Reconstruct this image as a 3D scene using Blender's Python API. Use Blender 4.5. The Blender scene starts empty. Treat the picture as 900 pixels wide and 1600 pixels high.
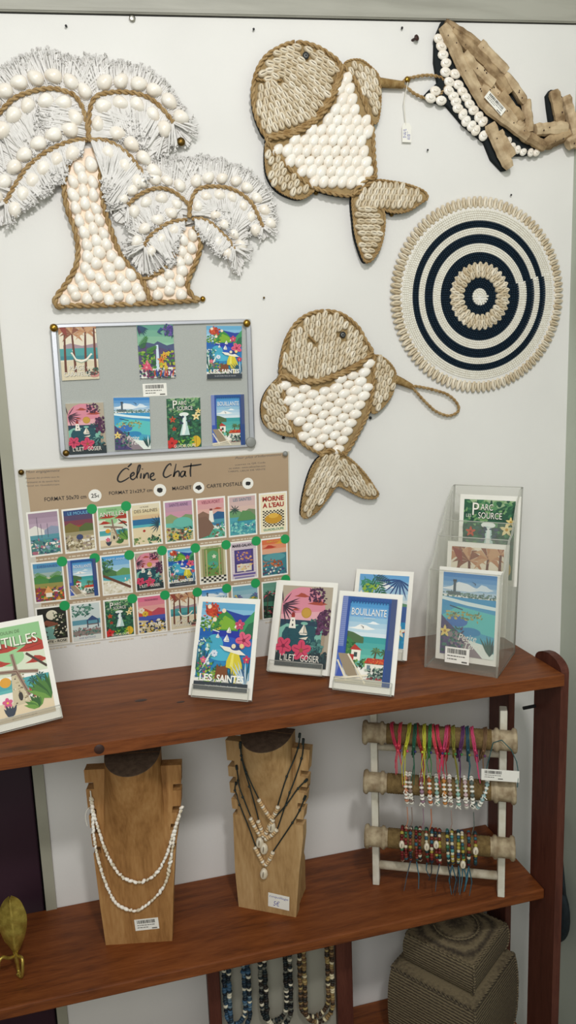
import bpy, bmesh, math, random
from math import pi, sin, cos, radians, sqrt, atan2, hypot
from mathutils import Vector, Matrix, Euler
from mathutils.geometry import tessellate_polygon
rnd = random.Random(7)
SC = bpy.context.scene
COL = SC.collection
# ------------------------------------------------------------------ camera
F = 1197.0
PITCH, YAW, ROLL = radians(10.08), radians(14.2), radians(-2.05)
DIST = 1.45
_f = Vector((sin(YAW)*cos(PITCH), cos(YAW)*cos(PITCH), -sin(PITCH)))
_r = Vector((cos(YAW), -sin(YAW), 0))
_u = _r.cross(_f)
RT = _r*cos(ROLL) + _u*sin(ROLL)
UP = -_r*sin(ROLL) + _u*cos(ROLL)
CP = Vector((0, -DIST, 0))
def ray(x, y): return _f + RT*((x-450)/F) - UP*((y-800)/F)
def atY(x, y, Y=0.0):
    d = ray(x, y); return CP + d*((Y+DIST)/d.y)
def atZ(x, y, z):
    d = ray(x, y); return CP + d*(z/d.z)
def atX(x, y, X):
    d = ray(x, y); return CP + d*(X/d.x)
NOM = -0.014
def w2(x, y, Y=NOM):
    p = atY(x, y, Y); return Vector((p.x, p.z))
def zoomer(x0, y0, s):
    return lambda p: (x0+p[0]/s, y0+p[1]/s)
cam = bpy.data.cameras.new('camera'); cam_o = bpy.data.objects.new('camera', cam); COL.objects.link(cam_o)
cam.sensor_fit = 'VERTICAL'; cam.sensor_height = 24; cam.sensor_width = 24*900/1600
cam.lens = 24*F/1600; cam.clip_start = 0.01
m = Matrix((( RT.x, UP.x, -_f.x, CP.x), (RT.y, UP.y, -_f.y, CP.y), (RT.z, UP.z, -_f.z, CP.z), (0, 0, 0, 1)))
cam_o.matrix_world = m
SC.camera = cam_o
# ------------------------------------------------------------------ materials
def lin(c):
    c = c.lstrip('#'); v = [int(c[i:i+2], 16)/255 for i in (0, 2, 4)]
    return tuple(x/12.92 if x <= .04045 else ((x+.055)/1.055)**2.4 for x in v) + (1,)
MATS = {}
def base_mat(name):
    mt = bpy.data.materials.new(name); mt.use_nodes = True
    nt = mt.node_tree; b = nt.nodes['Principled BSDF']
    return mt, nt, b
def mat(name, col, rough=.6, col2=None, scale=40, metal=0, spec=.5, bump=0, bscale=None, stretch=None, detail=4, contrast=(.35, .65), coat=0, sheen=0):
    if name in MATS: return MATS[name]
    mt, nt, b = base_mat(name); N = nt.nodes; K = nt.links
    b.inputs['Roughness'].default_value = rough; b.inputs['Metallic'].default_value = metal
    b.inputs['Specular IOR Level'].default_value = spec
    b.inputs['Coat Weight'].default_value = coat
    b.inputs['Base Color'].default_value = lin(col)
    tc = N.new('ShaderNodeTexCoord'); mp = N.new('ShaderNodeMapping'); K.new(tc.outputs['Object'], mp.inputs['Vector'])
    if stretch: mp.inputs['Scale'].default_value = stretch
    if col2:
        nz = N.new('ShaderNodeTexNoise'); nz.inputs['Scale'].default_value = scale; nz.inputs['Detail'].default_value = detail
        K.new(mp.outputs[0], nz.inputs['Vector'])
        rp = N.new('ShaderNodeValToRGB'); rp.color_ramp.elements[0].position = contrast[0]; rp.color_ramp.elements[1].position = contrast[1]
        rp.color_ramp.elements[0].color = lin(col); rp.color_ramp.elements[1].color = lin(col2)
        K.new(nz.outputs['Fac'], rp.inputs['Fac']); K.new(rp.outputs['Color'], b.inputs['Base Color'])
    if bump:
        nb = N.new('ShaderNodeTexNoise'); nb.inputs['Scale'].default_value = bscale or scale*2; nb.inputs['Detail'].default_value = 5
        K.new(mp.outputs[0], nb.inputs['Vector'])
        bp = N.new('ShaderNodeBump'); bp.inputs['Strength'].default_value = bump; bp.inputs['Distance'].default_value = .002
        K.new(nb.outputs['Fac'], bp.inputs['Height']); K.new(bp.outputs['Normal'], b.inputs['Normal'])
    MATS[name] = mt
    return mt
def wood(name, c1, c2, c3, rough=.4, stretch=(1.2, 12, 12), coat=0, knots=True):
    mt, nt, b = base_mat(name); N = nt.nodes; K = nt.links
    tc = N.new('ShaderNodeTexCoord'); mp = N.new('ShaderNodeMapping'); K.new(tc.outputs['Object'], mp.inputs['Vector']); mp.inputs['Scale'].default_value = stretch
    n1 = N.new('ShaderNodeTexNoise'); n1.inputs['Scale'].default_value = 3; n1.inputs['Detail'].default_value = 8; n1.inputs['Distortion'].default_value = 1.2
    n2 = N.new('ShaderNodeTexNoise'); n2.inputs['Scale'].default_value = 28; n2.inputs['Detail'].default_value = 6
    K.new(mp.outputs[0], n1.inputs['Vector']); K.new(mp.outputs[0], n2.inputs['Vector'])
    rp = N.new('ShaderNodeValToRGB'); e = rp.color_ramp.elements
    e[0].position = .3; e[0].color = lin(c1); e[1].position = .72; e[1].color = lin(c3)
    e2 = rp.color_ramp.elements.new(.5); e2.color = lin(c2)
    mx = N.new('ShaderNodeMath'); mx.operation = 'MULTIPLY_ADD'; mx.inputs[1].default_value = .35
    K.new(n2.outputs['Fac'], mx.inputs[0])
    ms = N.new('ShaderNodeMath'); ms.operation = 'MULTIPLY'; ms.inputs[1].default_value = .68
    K.new(n1.outputs['Fac'], ms.inputs[0]); K.new(ms.outputs[0], mx.inputs[2]); K.new(mx.outputs[0], rp.inputs['Fac'])
    K.new(rp.outputs['Color'], b.inputs['Base Color'])
    b.inputs['Specular IOR Level'].default_value = .28
    b.inputs['Roughness'].default_value = rough; b.inputs['Coat Weight'].default_value = coat; b.inputs['Coat Roughness'].default_value = .3
    bp = N.new('ShaderNodeBump'); bp.inputs['Strength'].default_value = .12; bp.inputs['Distance'].default_value = .002
    K.new(n2.outputs['Fac'], bp.inputs['Height']); K.new(bp.outputs['Normal'], b.inputs['Normal'])
    MATS[name] = mt
    return mt
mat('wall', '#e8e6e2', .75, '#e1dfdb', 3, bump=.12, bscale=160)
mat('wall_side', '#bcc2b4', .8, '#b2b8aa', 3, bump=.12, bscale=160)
mat('floor_tile', '#8d857a', .6, '#7d766c', 6)
mat('beam', '#a9a79c', .45, '#98968b', 5, stretch=(1, 8, 8), spec=.4)
mat('jamb', '#a7a594', .55, '#9b9988', 6)
mat('gap_dark', '#1b1916', .8)
mat('purple', '#33202b', .35, '#3a2631', 4, spec=.35)
wood('shelf_wood', '#4a2511', '#723c1a', '#8a4e26', .5, (1.5, 14, 14), .04)
wood('post_wood', '#45221a', '#552d23', '#64382c', .5, (12, 12, 1.5))
wood('bust_wood', '#744c25', '#a07343', '#ba8f5c', .62, (7, 7, 1.3))
wood('bust_wood_pale', '#86623a', '#b08c5e', '#c6a476', .65, (7, 7, 1.3))
mat('drift', '#9a8060', .85, '#d0ba98', 42, bump=.6, bscale=130, detail=9, contrast=(.3, .62), spec=.2)
mat('drift_dark', '#7d6549', .85, '#b59c79', 42, bump=.6, bscale=130, detail=9, contrast=(.36, .6), spec=.2)
mat('knot', '#2e1710', .5, '#3d2015', 60)
mat('end_grain', '#4c3b2d', .85, '#604d3d', 90, bump=.5, bscale=200)
mat('cotton', '#e9e6e3', .95, '#dedbd7', 60, spec=.1)
mat('canvas', '#e0ddd8', .95, spec=.1)
mat('white_shell', '#f8f3ea', .22, '#f2e8da', 45, spec=.5, detail=1)
mat('shell_peach', '#f3dfc9', .5, '#ecd2b8', 60)
mat('cowrie', '#dacdb5', .36, '#c6b495', 55, spec=.5, detail=2)
mat('cowrie_pale', '#e5dac6', .36, '#d5c7ad', 55, spec=.5, detail=2)
mat('slit', '#594329', .7)
mat('rope', '#b59a70', .9, '#98794e', 90, bump=.6, bscale=500, spec=.15)
mat('sisal', '#a58a5c', .9, '#86693f', 120, bump=.6, bscale=400, spec=.15)
mat('sisal_dark', '#7d6742', .9, '#665233', 120, bump=.6, bscale=400, spec=.15)
mat('rack_panel', '#9d9a8c', .7, '#949184', 6)
mat('felt', '#262a2c', .95, spec=.1)
mat('backing', '#a58c62', .9, '#8d754d', 60, bump=.3)
mat('brass', '#b08a3c', .28, '#8f6d2a', 120, metal=1)
mat('old_brass', '#7d6231', .4, '#5f4a26', 150, metal=1)
mat('leaf_brass', '#c2a954', .36, '#a38c40', 90, metal=.75, bump=.25, bscale=300)
mat('bead_white', '#efece2', .35, '#e4dfd2', 200)
mat('bead_navy', '#0c1c2a', .5, '#122636', 200, spec=.25)
mat('aluminium', '#c9cbd0', .35, '#bcbec4', 10, metal=.6)
mat('board_grey', '#b0b3ae', .5, '#a8aba6', 700, detail=2, spec=.3)
mat('kraft', '#b29a7e', .55, '#a88f73', 5, spec=.35)
mat('laminate', '#cfcbbf', .4)
mat('paper', '#f3f0e8', .55, '#eeebe2', 20)
mat('paper_edge', '#dcd8cd', .7)
mat('ink', '#1c1a1b', .6)
mat('ink_grey', '#5b5853', .6)
mat('ink_blue', '#4a4ca0', .6)
mat('barcode', '#3a3936', .6)
mat('whitewash', '#cfc5b0', .8, '#a2937a', 45, bump=.4, detail=6, contrast=(.4, .75))
mat('whitewash_leg', '#dcd8ca', .75, '#cdc6b4', 40, bump=.25)
mat('spool_wood', '#b7a688', .75, '#8a765a', 60, bump=.4, detail=6)
mat('black_cord', '#14201e', .7, '#1d2a28', 80)
mat('black_cloth', '#0f1719', .8, '#18242a', 60, bump=.4)
mat('iron', '#17181a', .5)
mat('steel', '#b9b5ab', .3, metal=1)
mat('string', '#e6e1d4', .9)
mat('wood_bead', '#d9b98c', .5, '#c9a473', 80)
mat('grey_plastic', '#8b8c88', .4)
def acrylic(name='acrylic', milky=.06):
    mt, nt, b = base_mat(name); N = nt.nodes; K = nt.links
    N.remove(b); out = N['Material Output']
    tr = N.new('ShaderNodeBsdfTransparent'); tr.inputs['Color'].default_value = (.985, .985, .975, 1)
    gl = N.new('ShaderNodeBsdfGlossy'); gl.inputs['Roughness'].default_value = .06
    df = N.new('ShaderNodeBsdfDiffuse'); df.inputs['Color'].default_value = (.72, .72, .66, 1)
    fr = N.new('ShaderNodeFresnel'); fr.inputs['IOR'].default_value = 1.47
    a = N.new('ShaderNodeMixShader'); c = N.new('ShaderNodeMixShader'); c.inputs[0].default_value = milky
    ge = N.new('ShaderNodeNewGeometry'); sb = N.new('ShaderNodeMath'); sb.operation = 'SUBTRACT'; sb.inputs[0].default_value = 1; K.new(ge.outputs['Backfacing'], sb.inputs[1])
    mu = N.new('ShaderNodeMath'); mu.operation = 'MULTIPLY'; K.new(fr.outputs[0], mu.inputs[0]); K.new(sb.outputs[0], mu.inputs[1]); K.new(mu.outputs[0], a.inputs[0]); K.new(tr.outputs[0], a.inputs[1]); K.new(gl.outputs[0], a.inputs[2])
    K.new(a.outputs[0], c.inputs[1]); K.new(df.outputs[0], c.inputs[2]); K.new(c.outputs[0], out.inputs['Surface'])
    MATS[name] = mt
acrylic(); acrylic('acrylic_edge', .5)
def woven(name, c1, c2):
    mt, nt, b = base_mat(name); N = nt.nodes; K = nt.links
    tc = N.new('ShaderNodeTexCoord'); 
    wv = N.new('ShaderNodeTexWave'); wv.wave_type = 'BANDS'; wv.bands_direction = 'Z'; wv.inputs['Scale'].default_value = 48; wv.inputs['Distortion'].default_value = 1.5; wv.inputs['Detail'].default_value = 2; wv.inputs['Detail Scale'].default_value = 3
    K.new(tc.outputs['Object'], wv.inputs['Vector'])
    w2_ = N.new('ShaderNodeTexNoise'); w2_.inputs['Scale'].default_value = 160; K.new(tc.outputs['Object'], w2_.inputs['Vector'])
    ad = N.new('ShaderNodeMath'); ad.operation = 'MULTIPLY_ADD'; ad.inputs[1].default_value = .5; K.new(w2_.outputs['Fac'], ad.inputs[0]); 
    ml = N.new('ShaderNodeMath'); ml.operation = 'MULTIPLY'; ml.inputs[1].default_value = .6; K.new(wv.outputs['Fac'], ml.inputs[0]); K.new(ml.outputs[0], ad.inputs[2])
    rp = N.new('ShaderNodeValToRGB'); rp.color_ramp.elements[0].position = .2; rp.color_ramp.elements[1].position = .8
    rp.color_ramp.elements[0].color = lin(c1); rp.color_ramp.elements[1].color = lin(c2)
    K.new(ad.outputs[0], rp.inputs['Fac']); K.new(rp.outputs['Color'], b.inputs['Base Color'])
    b.inputs['Roughness'].default_value = .85
    bp = N.new('ShaderNodeBump'); bp.inputs['Strength'].default_value = .7; bp.inputs['Distance'].default_value = .003
    K.new(ad.outputs[0], bp.inputs['Height']); K.new(bp.outputs['Normal'], b.inputs['Normal'])
    MATS[name] = mt
woven('woven_straw', '#3a3025', '#786a50')
def M(k):
    if k in MATS: return MATS[k]
    if k.startswith('#'):
        return mat(k, k, .5, spec=.35)
    raise KeyError(k)
# ------------------------------------------------------------------ mesh builder
class MB:
    def __init__(s): s.v = []; s.f = []; s.m = []; s.s = []
    def add(s, vs, fs, m, smooth=False):
        o = len(s.v); s.v.extend(tuple(p) for p in vs)
        for f in fs:
            s.f.append(tuple(i+o for i in f)); s.m.append(m); s.s.append(smooth)
        return s
    def box(s, x0, x1, y0, y1, z0, z1, m):
        v = [(x, y, z) for x in (x0, x1) for y in (y0, y1) for z in (z0, z1)]
        return s.add(v, [(0, 1, 3, 2), (4, 6, 7, 5), (0, 4, 5, 1), (2, 3, 7, 6), (0, 2, 6, 4), (1, 5, 7, 3)], m)
    def obox(s, O, A, B, C, m):
        O, A, B, C = map(Vector, (O, A, B, C))
        v = [O+A*i+B*j+C*k for i in (0, 1) for j in (0, 1) for k in (0, 1)]
        return s.add(v, [(0, 1, 3, 2), (4, 6, 7, 5), (0, 4, 5, 1), (2, 3, 7, 6), (0, 2, 6, 4), (1, 5, 7, 3)], m)
    def quad(s, a, b, c, d, m): return s.add([a, b, c, d], [(0, 1, 2, 3)], m)
    def prism(s, poly, y0, y1, m, ms=None):
        """poly in (x,z), extruded along y; y0 is the front"""
        n = len(poly); tri = tessellate_polygon([[Vector((p[0], p[1], 0)) for p in poly]])
        v = [(p[0], y0, p[1]) for p in poly] + [(p[0], y1, p[1]) for p in poly]
        s.add(v, [t for t in tri] + [tuple(i+n for i in t[::-1]) for t in tri], m)
        s.add(v, [(i, (i+1) % n, (i+1) % n+n, i+n) for i in range(n)], ms or m)
        return s
    def prismx(s, poly, x0, x1, m):
        """poly in (y,z), extruded along x"""
        n = len(poly); tri = tessellate_polygon([[Vector((p[0], p[1], 0)) for p in poly]])
        v = [(x0, p[0], p[1]) for p in poly] + [(x1, p[0], p[1]) for p in poly]
        return s.add(v, list(tri) + [tuple(i+n for i in t[::-1]) for t in tri] + [(i, (i+1) % n, (i+1) % n+n, i+n) for i in range(n)], m)
    def sheet(s, poly, x0, x1, m='acrylic', e=.0006):
        s.prismx(poly, x0, x1, m)
        for x in (x0, x1): s.tube([(x, p[0], p[1]) for p in poly], e, 'acrylic_edge', 4, closed=True)
        return s
    def tube(s, pts, r, m, n=6, cap=True, smooth=True, closed=False):
        P = [Vector(p) for p in pts]; L = len(P)
        R = r if isinstance(r, (list, tuple)) else [r]*L
        T = []
        for i in range(L):
            if closed: t = P[(i+1) % L]-P[i-1]
            else: t = P[min(i+1, L-1)]-P[max(i-1, 0)]
            T.append(t.normalized() if t.length > 1e-9 else Vector((0, 0, 1)))
        a = Vector((0, 1, 0)) if abs(T[0].y) < .9 else Vector((1, 0, 0))
        nrm = (a-T[0]*a.dot(T[0])).normalized(); v = []
        for i in range(L):
            nrm = nrm-T[i]*nrm.dot(T[i])
            nrm = nrm.normalized() if nrm.length > 1e-6 else T[i].orthogonal().normalized()
            b = T[i].cross(nrm)
            for k in range(n):
                q = 2*pi*k/n; v.append(P[i]+(nrm*cos(q)+b*sin(q))*R[i])
        fs = []
        for i in range(L if closed else L-1):
            j = (i+1) % L
            for k in range(n):
                fs.append((i*n+k, i*n+(k+1) % n, j*n+(k+1) % n, j*n+k))
        s.add(v, fs, m, smooth)
        if cap and not closed:
            s.add(v[:n], [tuple(range(n))[::-1]], m); s.add(v[-n:], [tuple(range(n))], m)
        return s
    def rope(s, pts, r, m, closed=False, sides=5, strands=2):
        """twisted rope along pts"""
        P = resample(pts, r*.7, closed); L = len(P)
        if L < 3: return s
        tw = 2*pi/(8.0)
        for st in range(strands):
            Q = []
            for i in range(L):
                t = (P[(i+1) % L]-P[i-1]) if closed else (P[min(i+1, L-1)]-P[max(i-1, 0)])
                t.normalize(); a = Vector((0, 1, 0)); a = (a-t*a.dot(t)).normalized(); b = t.cross(a)
                ph = i*tw+2*pi*st/strands
                Q.append(P[i]+(a*cos(ph)+b*sin(ph))*r*.5)
            s.tube(Q, r*.56, m, sides)
        return s
    def ell(s, c, X, Y, Z, m, nu=10, nv=6):
        c, X, Y, Z = map(Vector, (c, X, Y, Z)); v = [c-Z]
        for j in range(1, nv):
            th = -pi/2+pi*j/nv
            for i in range(nu):
                ph = 2*pi*i/nu; v.append(c+X*cos(th)*cos(ph)+Y*cos(th)*sin(ph)+Z*sin(th))
        v.append(c+Z); e = len(v)-1; fs = []
        for i in range(nu): fs.append((0, 1+(i+1) % nu, 1+i))
        for j in range(nv-2):
            a = 1+j*nu; b = a+nu
            for i in range(nu): fs.append((a+i, a+(i+1) % nu, b+(i+1) % nu, b+i))
        a = 1+(nv-2)*nu
        for i in range(nu): fs.append((a+i, a+(i+1) % nu, e))
        return s.add(v, fs, m, True)
    def ball(s, c, r, m, nu=8, nv=6): return s.ell(c, (r, 0, 0), (0, r, 0), (0, 0, r), m, nu, nv)
    def lathe(s, prof, O, A, m, n=16, cap=True, smooth=True):
        """prof list of (t,r) along axis A from O"""
        O = Vector(O); A = Vector(A).normalized(); u = A.orthogonal().normalized(); w = A.cross(u); v = []
        for t, r in prof:
            for k in range(n): v.append(O+A*t+(u*cos(2*pi*k/n)+w*sin(2*pi*k/n))*r)
        fs = [(i*n+k, i*n+(k+1) % n, (i+1)*n+(k+1) % n, (i+1)*n+k) for i in range(len(prof)-1) for k in range(n)]
        if cap: fs += [tuple(range(n))[::-1], tuple((len(prof)-1)*n+k for k in range(n))]
        return s.add(v, fs, m, smooth)
    # shells lie in the (x,z) plane and stand out towards -y
    def shell(s, c, ang, a, b, h, m='white_shell', y=0.0, nu=10, egg=.12):
        ca, sa = cos(ang), sin(ang); v = []; rings = ((1, .0), (.97, .42), (.74, .8), (.38, .97))
        for sc, hh in rings:
            for k in range(nu):
                q = 2*pi*k/nu; px = a*sc*cos(q); pz = b*sc*sin(q)*(1-egg*cos(q))
                v.append((c[0]+px*ca-pz*sa, y-h*hh, c[1]+px*sa+pz*ca))
        v.append((c[0], y-h, c[1]))
        fs = [(j*nu+k, j*nu+(k+1) % nu, (j+1)*nu+(k+1) % nu, (j+1)*nu+k) for j in range(3) for k in range(nu)]
        fs += [(3*nu+k, 3*nu+(k+1) % nu, 4*nu) for k in range(nu)]
        return s.add(v, fs, m, True)
    def cowrie(s, c, ang, a, b, h, m='cowrie', y=0.0, md='slit', nu=10, frame=None):
        """a: half length, b: half width; slit along the length"""
        ca, sa = cos(ang), sin(ang); v = []
        rings = ((1, 1, 0), (.97, .97, .45), (.8, .74, .88), (.66, .3, 1.0), (.6, .1, .93), (.55, .06, .62))
        for sl, sw, hh in rings:
            for k in range(nu):
                q = 2*pi*(k+.5)/nu; px = a*sl*cos(q); pz = b*sw*sin(q)*(1-.14*cos(q))
                if frame:
                    O, A, B, N = frame; v.append(Vector(O)+Vector(A)*(px*ca-pz*sa)+Vector(B)*(px*sa+pz*ca)+Vector(N)*(h*hh))
                else: v.append((c[0]+px*ca-pz*sa, y-h*hh, c[1]+px*sa+pz*ca))
        q = lambda j: [(j*nu+k, j*nu+(k+1) % nu, (j+1)*nu+(k+1) % nu, (j+1)*nu+k) for k in range(nu)]
        s.add(v, q(0)+q(1)+q(2)+q(3), m, True)
        s.add(v, q(4)+[tuple(5*nu+k for k in range(nu))], md, True)
        return s
    def build(s, name, parent=None, root=None):
        me = bpy.data.meshes.new(name)
        v = s.v
        if root is not None:
            inv = root.matrix_basis.inverted(); v = [inv @ Vector(p) for p in v]
        me.from_pydata([tuple(p) for p in v], [], s.f)
        keys = []
        for k in s.m:
            if k not in keys: keys.append(k)
        ix = {k: i for i, k in enumerate(keys)}
        for k in keys: me.materials.append(M(k))
        me.polygons.foreach_set('material_index', [ix[k] for k in s.m])
        me.polygons.foreach_set('use_smooth', s.s)
        if 'acrylic' in keys:
            bm = bmesh.new(); bm.from_mesh(me); bmesh.ops.remove_doubles(bm, verts=bm.verts, dist=1e-6); bmesh.ops.recalc_face_normals(bm, faces=bm.faces); bm.to_mesh(me); bm.free()
        me.update()
        o = bpy.data.objects.new(name, me); COL.objects.link(o)
        if parent is not None: o.parent = parent
        return o
def resample(pts, step, closed=False):
    P = [Vector(p) for p in pts]
    if closed: P.append(P[0].copy())
    D = [0]
    for a, b in zip(P, P[1:]): D.append(D[-1]+(b-a).length)
    n = max(2, int(D[-1]/step)); out = []; j = 0
    for i in range(n + (0 if closed else 1)):
        d = D[-1]*i/n
        while j < len(D)-2 and D[j+1] < d: j += 1
        q = (d-D[j])/max(1e-9, D[j+1]-D[j]); out.append(P[j].lerp(P[j+1], min(1, max(0, q))))
    return out
def smooth(pts, n=6, closed=False):
    """Catmull-Rom through pts"""
    P = [Vector(p) for p in pts]; L = len(P); out = []
    for i in range(L if closed else L-1):
        g = (lambda k: P[k % L]) if closed else (lambda k: P[max(0, min(L-1, k))])
        a, b, c, d = g(i-1), g(i), g(i+1), g(i+2)
        for k in range(n):
            t = k/n
            out.append(.5*((2*b)+(c-a)*t+(2*a-5*b+4*c-d)*t*t+(3*b-a-3*c+d)*t**3))
    if not closed: out.append(P[-1])
    return out
def up3(P, y): return [Vector((p[0], y, p[1])) for p in P]
def inside(p, poly):
    c = False; n = len(poly); x, y = p[0], p[1]; j = n-1
    for i in range(n):
        a, b = poly[i], poly[j]
        if (a[1] > y) != (b[1] > y) and x < (b[0]-a[0])*(y-a[1])/(b[1]-a[1])+a[0]: c = not c
        j = i
    return c
def edist(p, poly):
    p = Vector((p[0], p[1])); best = 9
    for i in range(len(poly)):
        a = Vector(poly[i-1]); b = Vector(poly[i]); ab = b-a; L = ab.length_squared
        t = 0 if L < 1e-12 else max(0, min(1, (p-a).dot(ab)/L)); best = min(best, (a+ab*t-p).length)
    return best
def clip_poly(poly, x0, y0, x1, y1):
    def cut(P, ins, inter):
        out = []
        for i in range(len(P)):
            a, b = P[i-1], P[i]
            if ins(b):
                if not ins(a): out.append(inter(a, b))
                out.append(b)
            elif ins(a): out.append(inter(a, b))
        return out
    ix = lambda X: (lambda a, b: (X, a[1]+(b[1]-a[1])*(X-a[0])/(b[0]-a[0])))
    iy = lambda Y: (lambda a, b: (a[0]+(b[0]-a[0])*(Y-a[1])/(b[1]-a[1]), Y))
    for ins, it in ((lambda p: p[0] >= x0, ix(x0)), (lambda p: p[0] <= x1, ix(x1)), (lambda p: p[1] >= y0, iy(y0)), (lambda p: p[1] <= y1, iy(y1))):
        if not poly: return poly
        poly = cut(poly, ins, it)
    return poly
# ------------------------------------------------------------------ objects
def tag(o, label, cat, group=None):
    o['label'] = label; o['category'] = cat
    if group: o['group'] = group
    return o
def thing(name, label, cat, loc=(0, 0, 0), rot=(0, 0, 0), group=None):
    o = bpy.data.objects.new(name, None); o.empty_display_size = .02; COL.objects.link(o)
    o.location = loc; o.rotation_euler = rot
    o.matrix_basis = Matrix.Translation(Vector(loc)) @ Euler(rot).to_matrix().to_4x4()
    return tag(o, label, cat, group)
def struct(mb, name):
    o = mb.build(name); o['kind'] = 'structure'; return o
def bevel(o, w, seg=2, ang=40):
    b = o.modifiers.new('bevel', 'BEVEL'); b.width = w; b.segments = seg; b.limit_method = 'ANGLE'; b.angle_limit = radians(ang)
    return o
# ------------------------------------------------------------------ lettering
_tc = {}
def glyphs(txt, bold=0, shear=0):
    k = (txt, bold, shear)
    if k not in _tc:
        cu = bpy.data.curves.new('t', 'FONT'); cu.body = txt; cu.offset = bold; cu.shear = shear; cu.resolution_u = 3
        ob = bpy.data.objects.new('t', cu); COL.objects.link(ob)
        dg = bpy.context.evaluated_depsgraph_get(); dg.update()
        me = bpy.data.meshes.new_from_object(ob.evaluated_get(dg))
        V = [(p.co.x, p.co.y) for p in me.vertices]; P = [tuple(p.vertices) for p in me.polygons]
        bpy.data.objects.remove(ob); bpy.data.curves.remove(cu); bpy.data.meshes.remove(me)
        _tc[k] = (V, P)
    return _tc[k]
# ------------------------------------------------------------------ printed pictures (u 0..1, v 0..1.5)
VH = 1.5
class Art:
    def __init__(s, seed=1, lod=1.0): s.p = []; s.r = random.Random(seed); s.lod = lod
    def poly(s, pts, c):
        q = clip_poly([tuple(p) for p in pts], 0, 0, 1, VH)
        if len(q) >= 3: s.p.append((q, None, c))
        return s
    def rect(s, x0, y0, x1, y1, c): return s.poly([(x0, y0), (x1, y0), (x1, y1), (x0, y1)], c)
    def circ(s, x, y, r, c, ry=None, n=18, a=0, rot=0):
        ry = ry or r; ca, sa = cos(rot), sin(rot)
        return s.poly([(x+r*cos(2*pi*i/n)*ca-ry*sin(2*pi*i/n)*sa, y+r*cos(2*pi*i/n)*sa+ry*sin(2*pi*i/n)*ca) for i in range(n)], c)
    def grad(s, x0, y0, x1, y1, c0, c1, n=6):
        a = [int(c0[i:i+2], 16) for i in (1, 3, 5)]; b = [int(c1[i:i+2], 16) for i in (1, 3, 5)]
        if s.lod < .6: n = max(2, n//2)
        for i in range(n):
            t = (i+.5)/n; c = '#%02x%02x%02x' % tuple(int(p+(q-p)*t)//6*6 for p, q in zip(a, b))
            s.rect(x0, y0+(y1-y0)*i/n, x1, y0+(y1-y0)*(i+1)/n, c)
        return s
    def leaf(s, x, y, ang, L, w, c):
        ux, uy = cos(ang), sin(ang); px, py = -uy, ux
        return s.poly([(x, y), (x+ux*L*.3+px*w, y+uy*L*.3+py*w), (x+ux*L*.65+px*w*.8, y+uy*L*.65+py*w*.8), (x+ux*L, y+uy*L), (x+ux*L*.65-px*w*.8, y+uy*L*.65-py*w*.8), (x+ux*L*.3-px*w, y+uy*L*.3-py*w)], c)
    def spray(s, x, y, a0, a1, n, L, w, c):
        for i in range(n):
            a = radians(a0+(a1-a0)*i/max(1, n-1)); s.leaf(x, y, a, L*(.85+.3*s.r.random()), w, c if isinstance(c, str) else s.r.choice(c))
        return s
    def frond(s, x, y, ang, L, c, n=7, w=.014, curve=0, sp=50):
        """palm leaf: rib with leaflets"""
        a = radians(ang); px, py = x, y
        n = n if s.lod > .6 else max(3, n//2)
        for i in range(n):
            nx, ny = px+cos(a)*L/n, py+sin(a)*L/n
            s.line(px, py, nx, ny, w*.6, c)
            for sg in (-1, 1): s.leaf(nx, ny, a+sg*radians(sp), L*.42*(1-.55*i/n), w, c)
            px, py = nx, ny; a += radians(curve)/n
        return s.leaf(px, py, a, L*.25, w, c)
    def line(s, x0, y0, x1, y1, w, c):
        d = hypot(x1-x0, y1-y0) or 1; nx, ny = -(y1-y0)/d*w/2, (x1-x0)/d*w/2
        return s.poly([(x0+nx, y0+ny), (x1+nx, y1+ny), (x1-nx, y1-ny), (x0-nx, y0-ny)], c)
    def path(s, pts, w, c):
        for a, b in zip(pts, pts[1:]): s.line(a[0], a[1], b[0], b[1], w, c)
        return s
    def palm(s, x, y, h, tc, lc, lean=0, R=.16, n=7, tw=.03):
        pts = [(x+lean*(i/6)**1.6, y+h*i/6) for i in range(7)]
        for i in range(6): s.line(*pts[i], *pts[i+1], tw*(1.2-.4*i/6), tc)
        X, Y = pts[-1]
        for i in range(n):
            a = radians(-30+240*i/(n-1)); L = R*(.9+.25*s.r.random()); mx, my = X+cos(a)*L*.55, Y+sin(a)*L*.55+R*.12; ex, ey = X+cos(a)*L, Y+sin(a)*L-R*.18
            q = .14*R
            s.poly([(X, Y), (mx-sin(a)*q, my+cos(a)*q), (ex, ey), (mx+sin(a)*q, my-cos(a)*q)], lc if isinstance(lc, str) else s.r.choice(lc))
        return s
    def flower(s, x, y, r, c, cc='#f2c84a', n=5, rot=20, dark=None):
        for i in range(n):
            a = radians(rot+360*i/n); s.circ(x+cos(a)*r*.55, y+sin(a)*r*.55, r*.5, c, r*.38, 10, rot=a)
            if dark: s.line(x, y, x+cos(a)*r*.8, y+sin(a)*r*.8, r*.08, dark)
        return s.circ(x, y, r*.22, cc, n=8)
    def star(s, x, y, r, c, cc, n=5):
        for i in range(n): s.leaf(x, y, radians(90+360*i/n), r, r*.24, c)
        return s.circ(x, y, r*.22, cc, n=8)
    def foliage(s, x0, y0, x1, y1, cols, n, r):
        n = int(n*(2.0 if s.lod > .95 else 1.5)); r = r*(.72 if s.lod > .95 else .8)
        for i in range(n):
            x = s.r.uniform(x0, x1); y = s.r.uniform(y0, y1); c = s.r.choice(cols)
            if s.r.random() < .6: s.leaf(x, y, s.r.uniform(0, 2*pi), r*1.7, r*.35, c)
            else: s.circ(x, y, r*s.r.uniform(.5, 1), c, r*s.r.uniform(.4, .8), 8)
        return s
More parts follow.
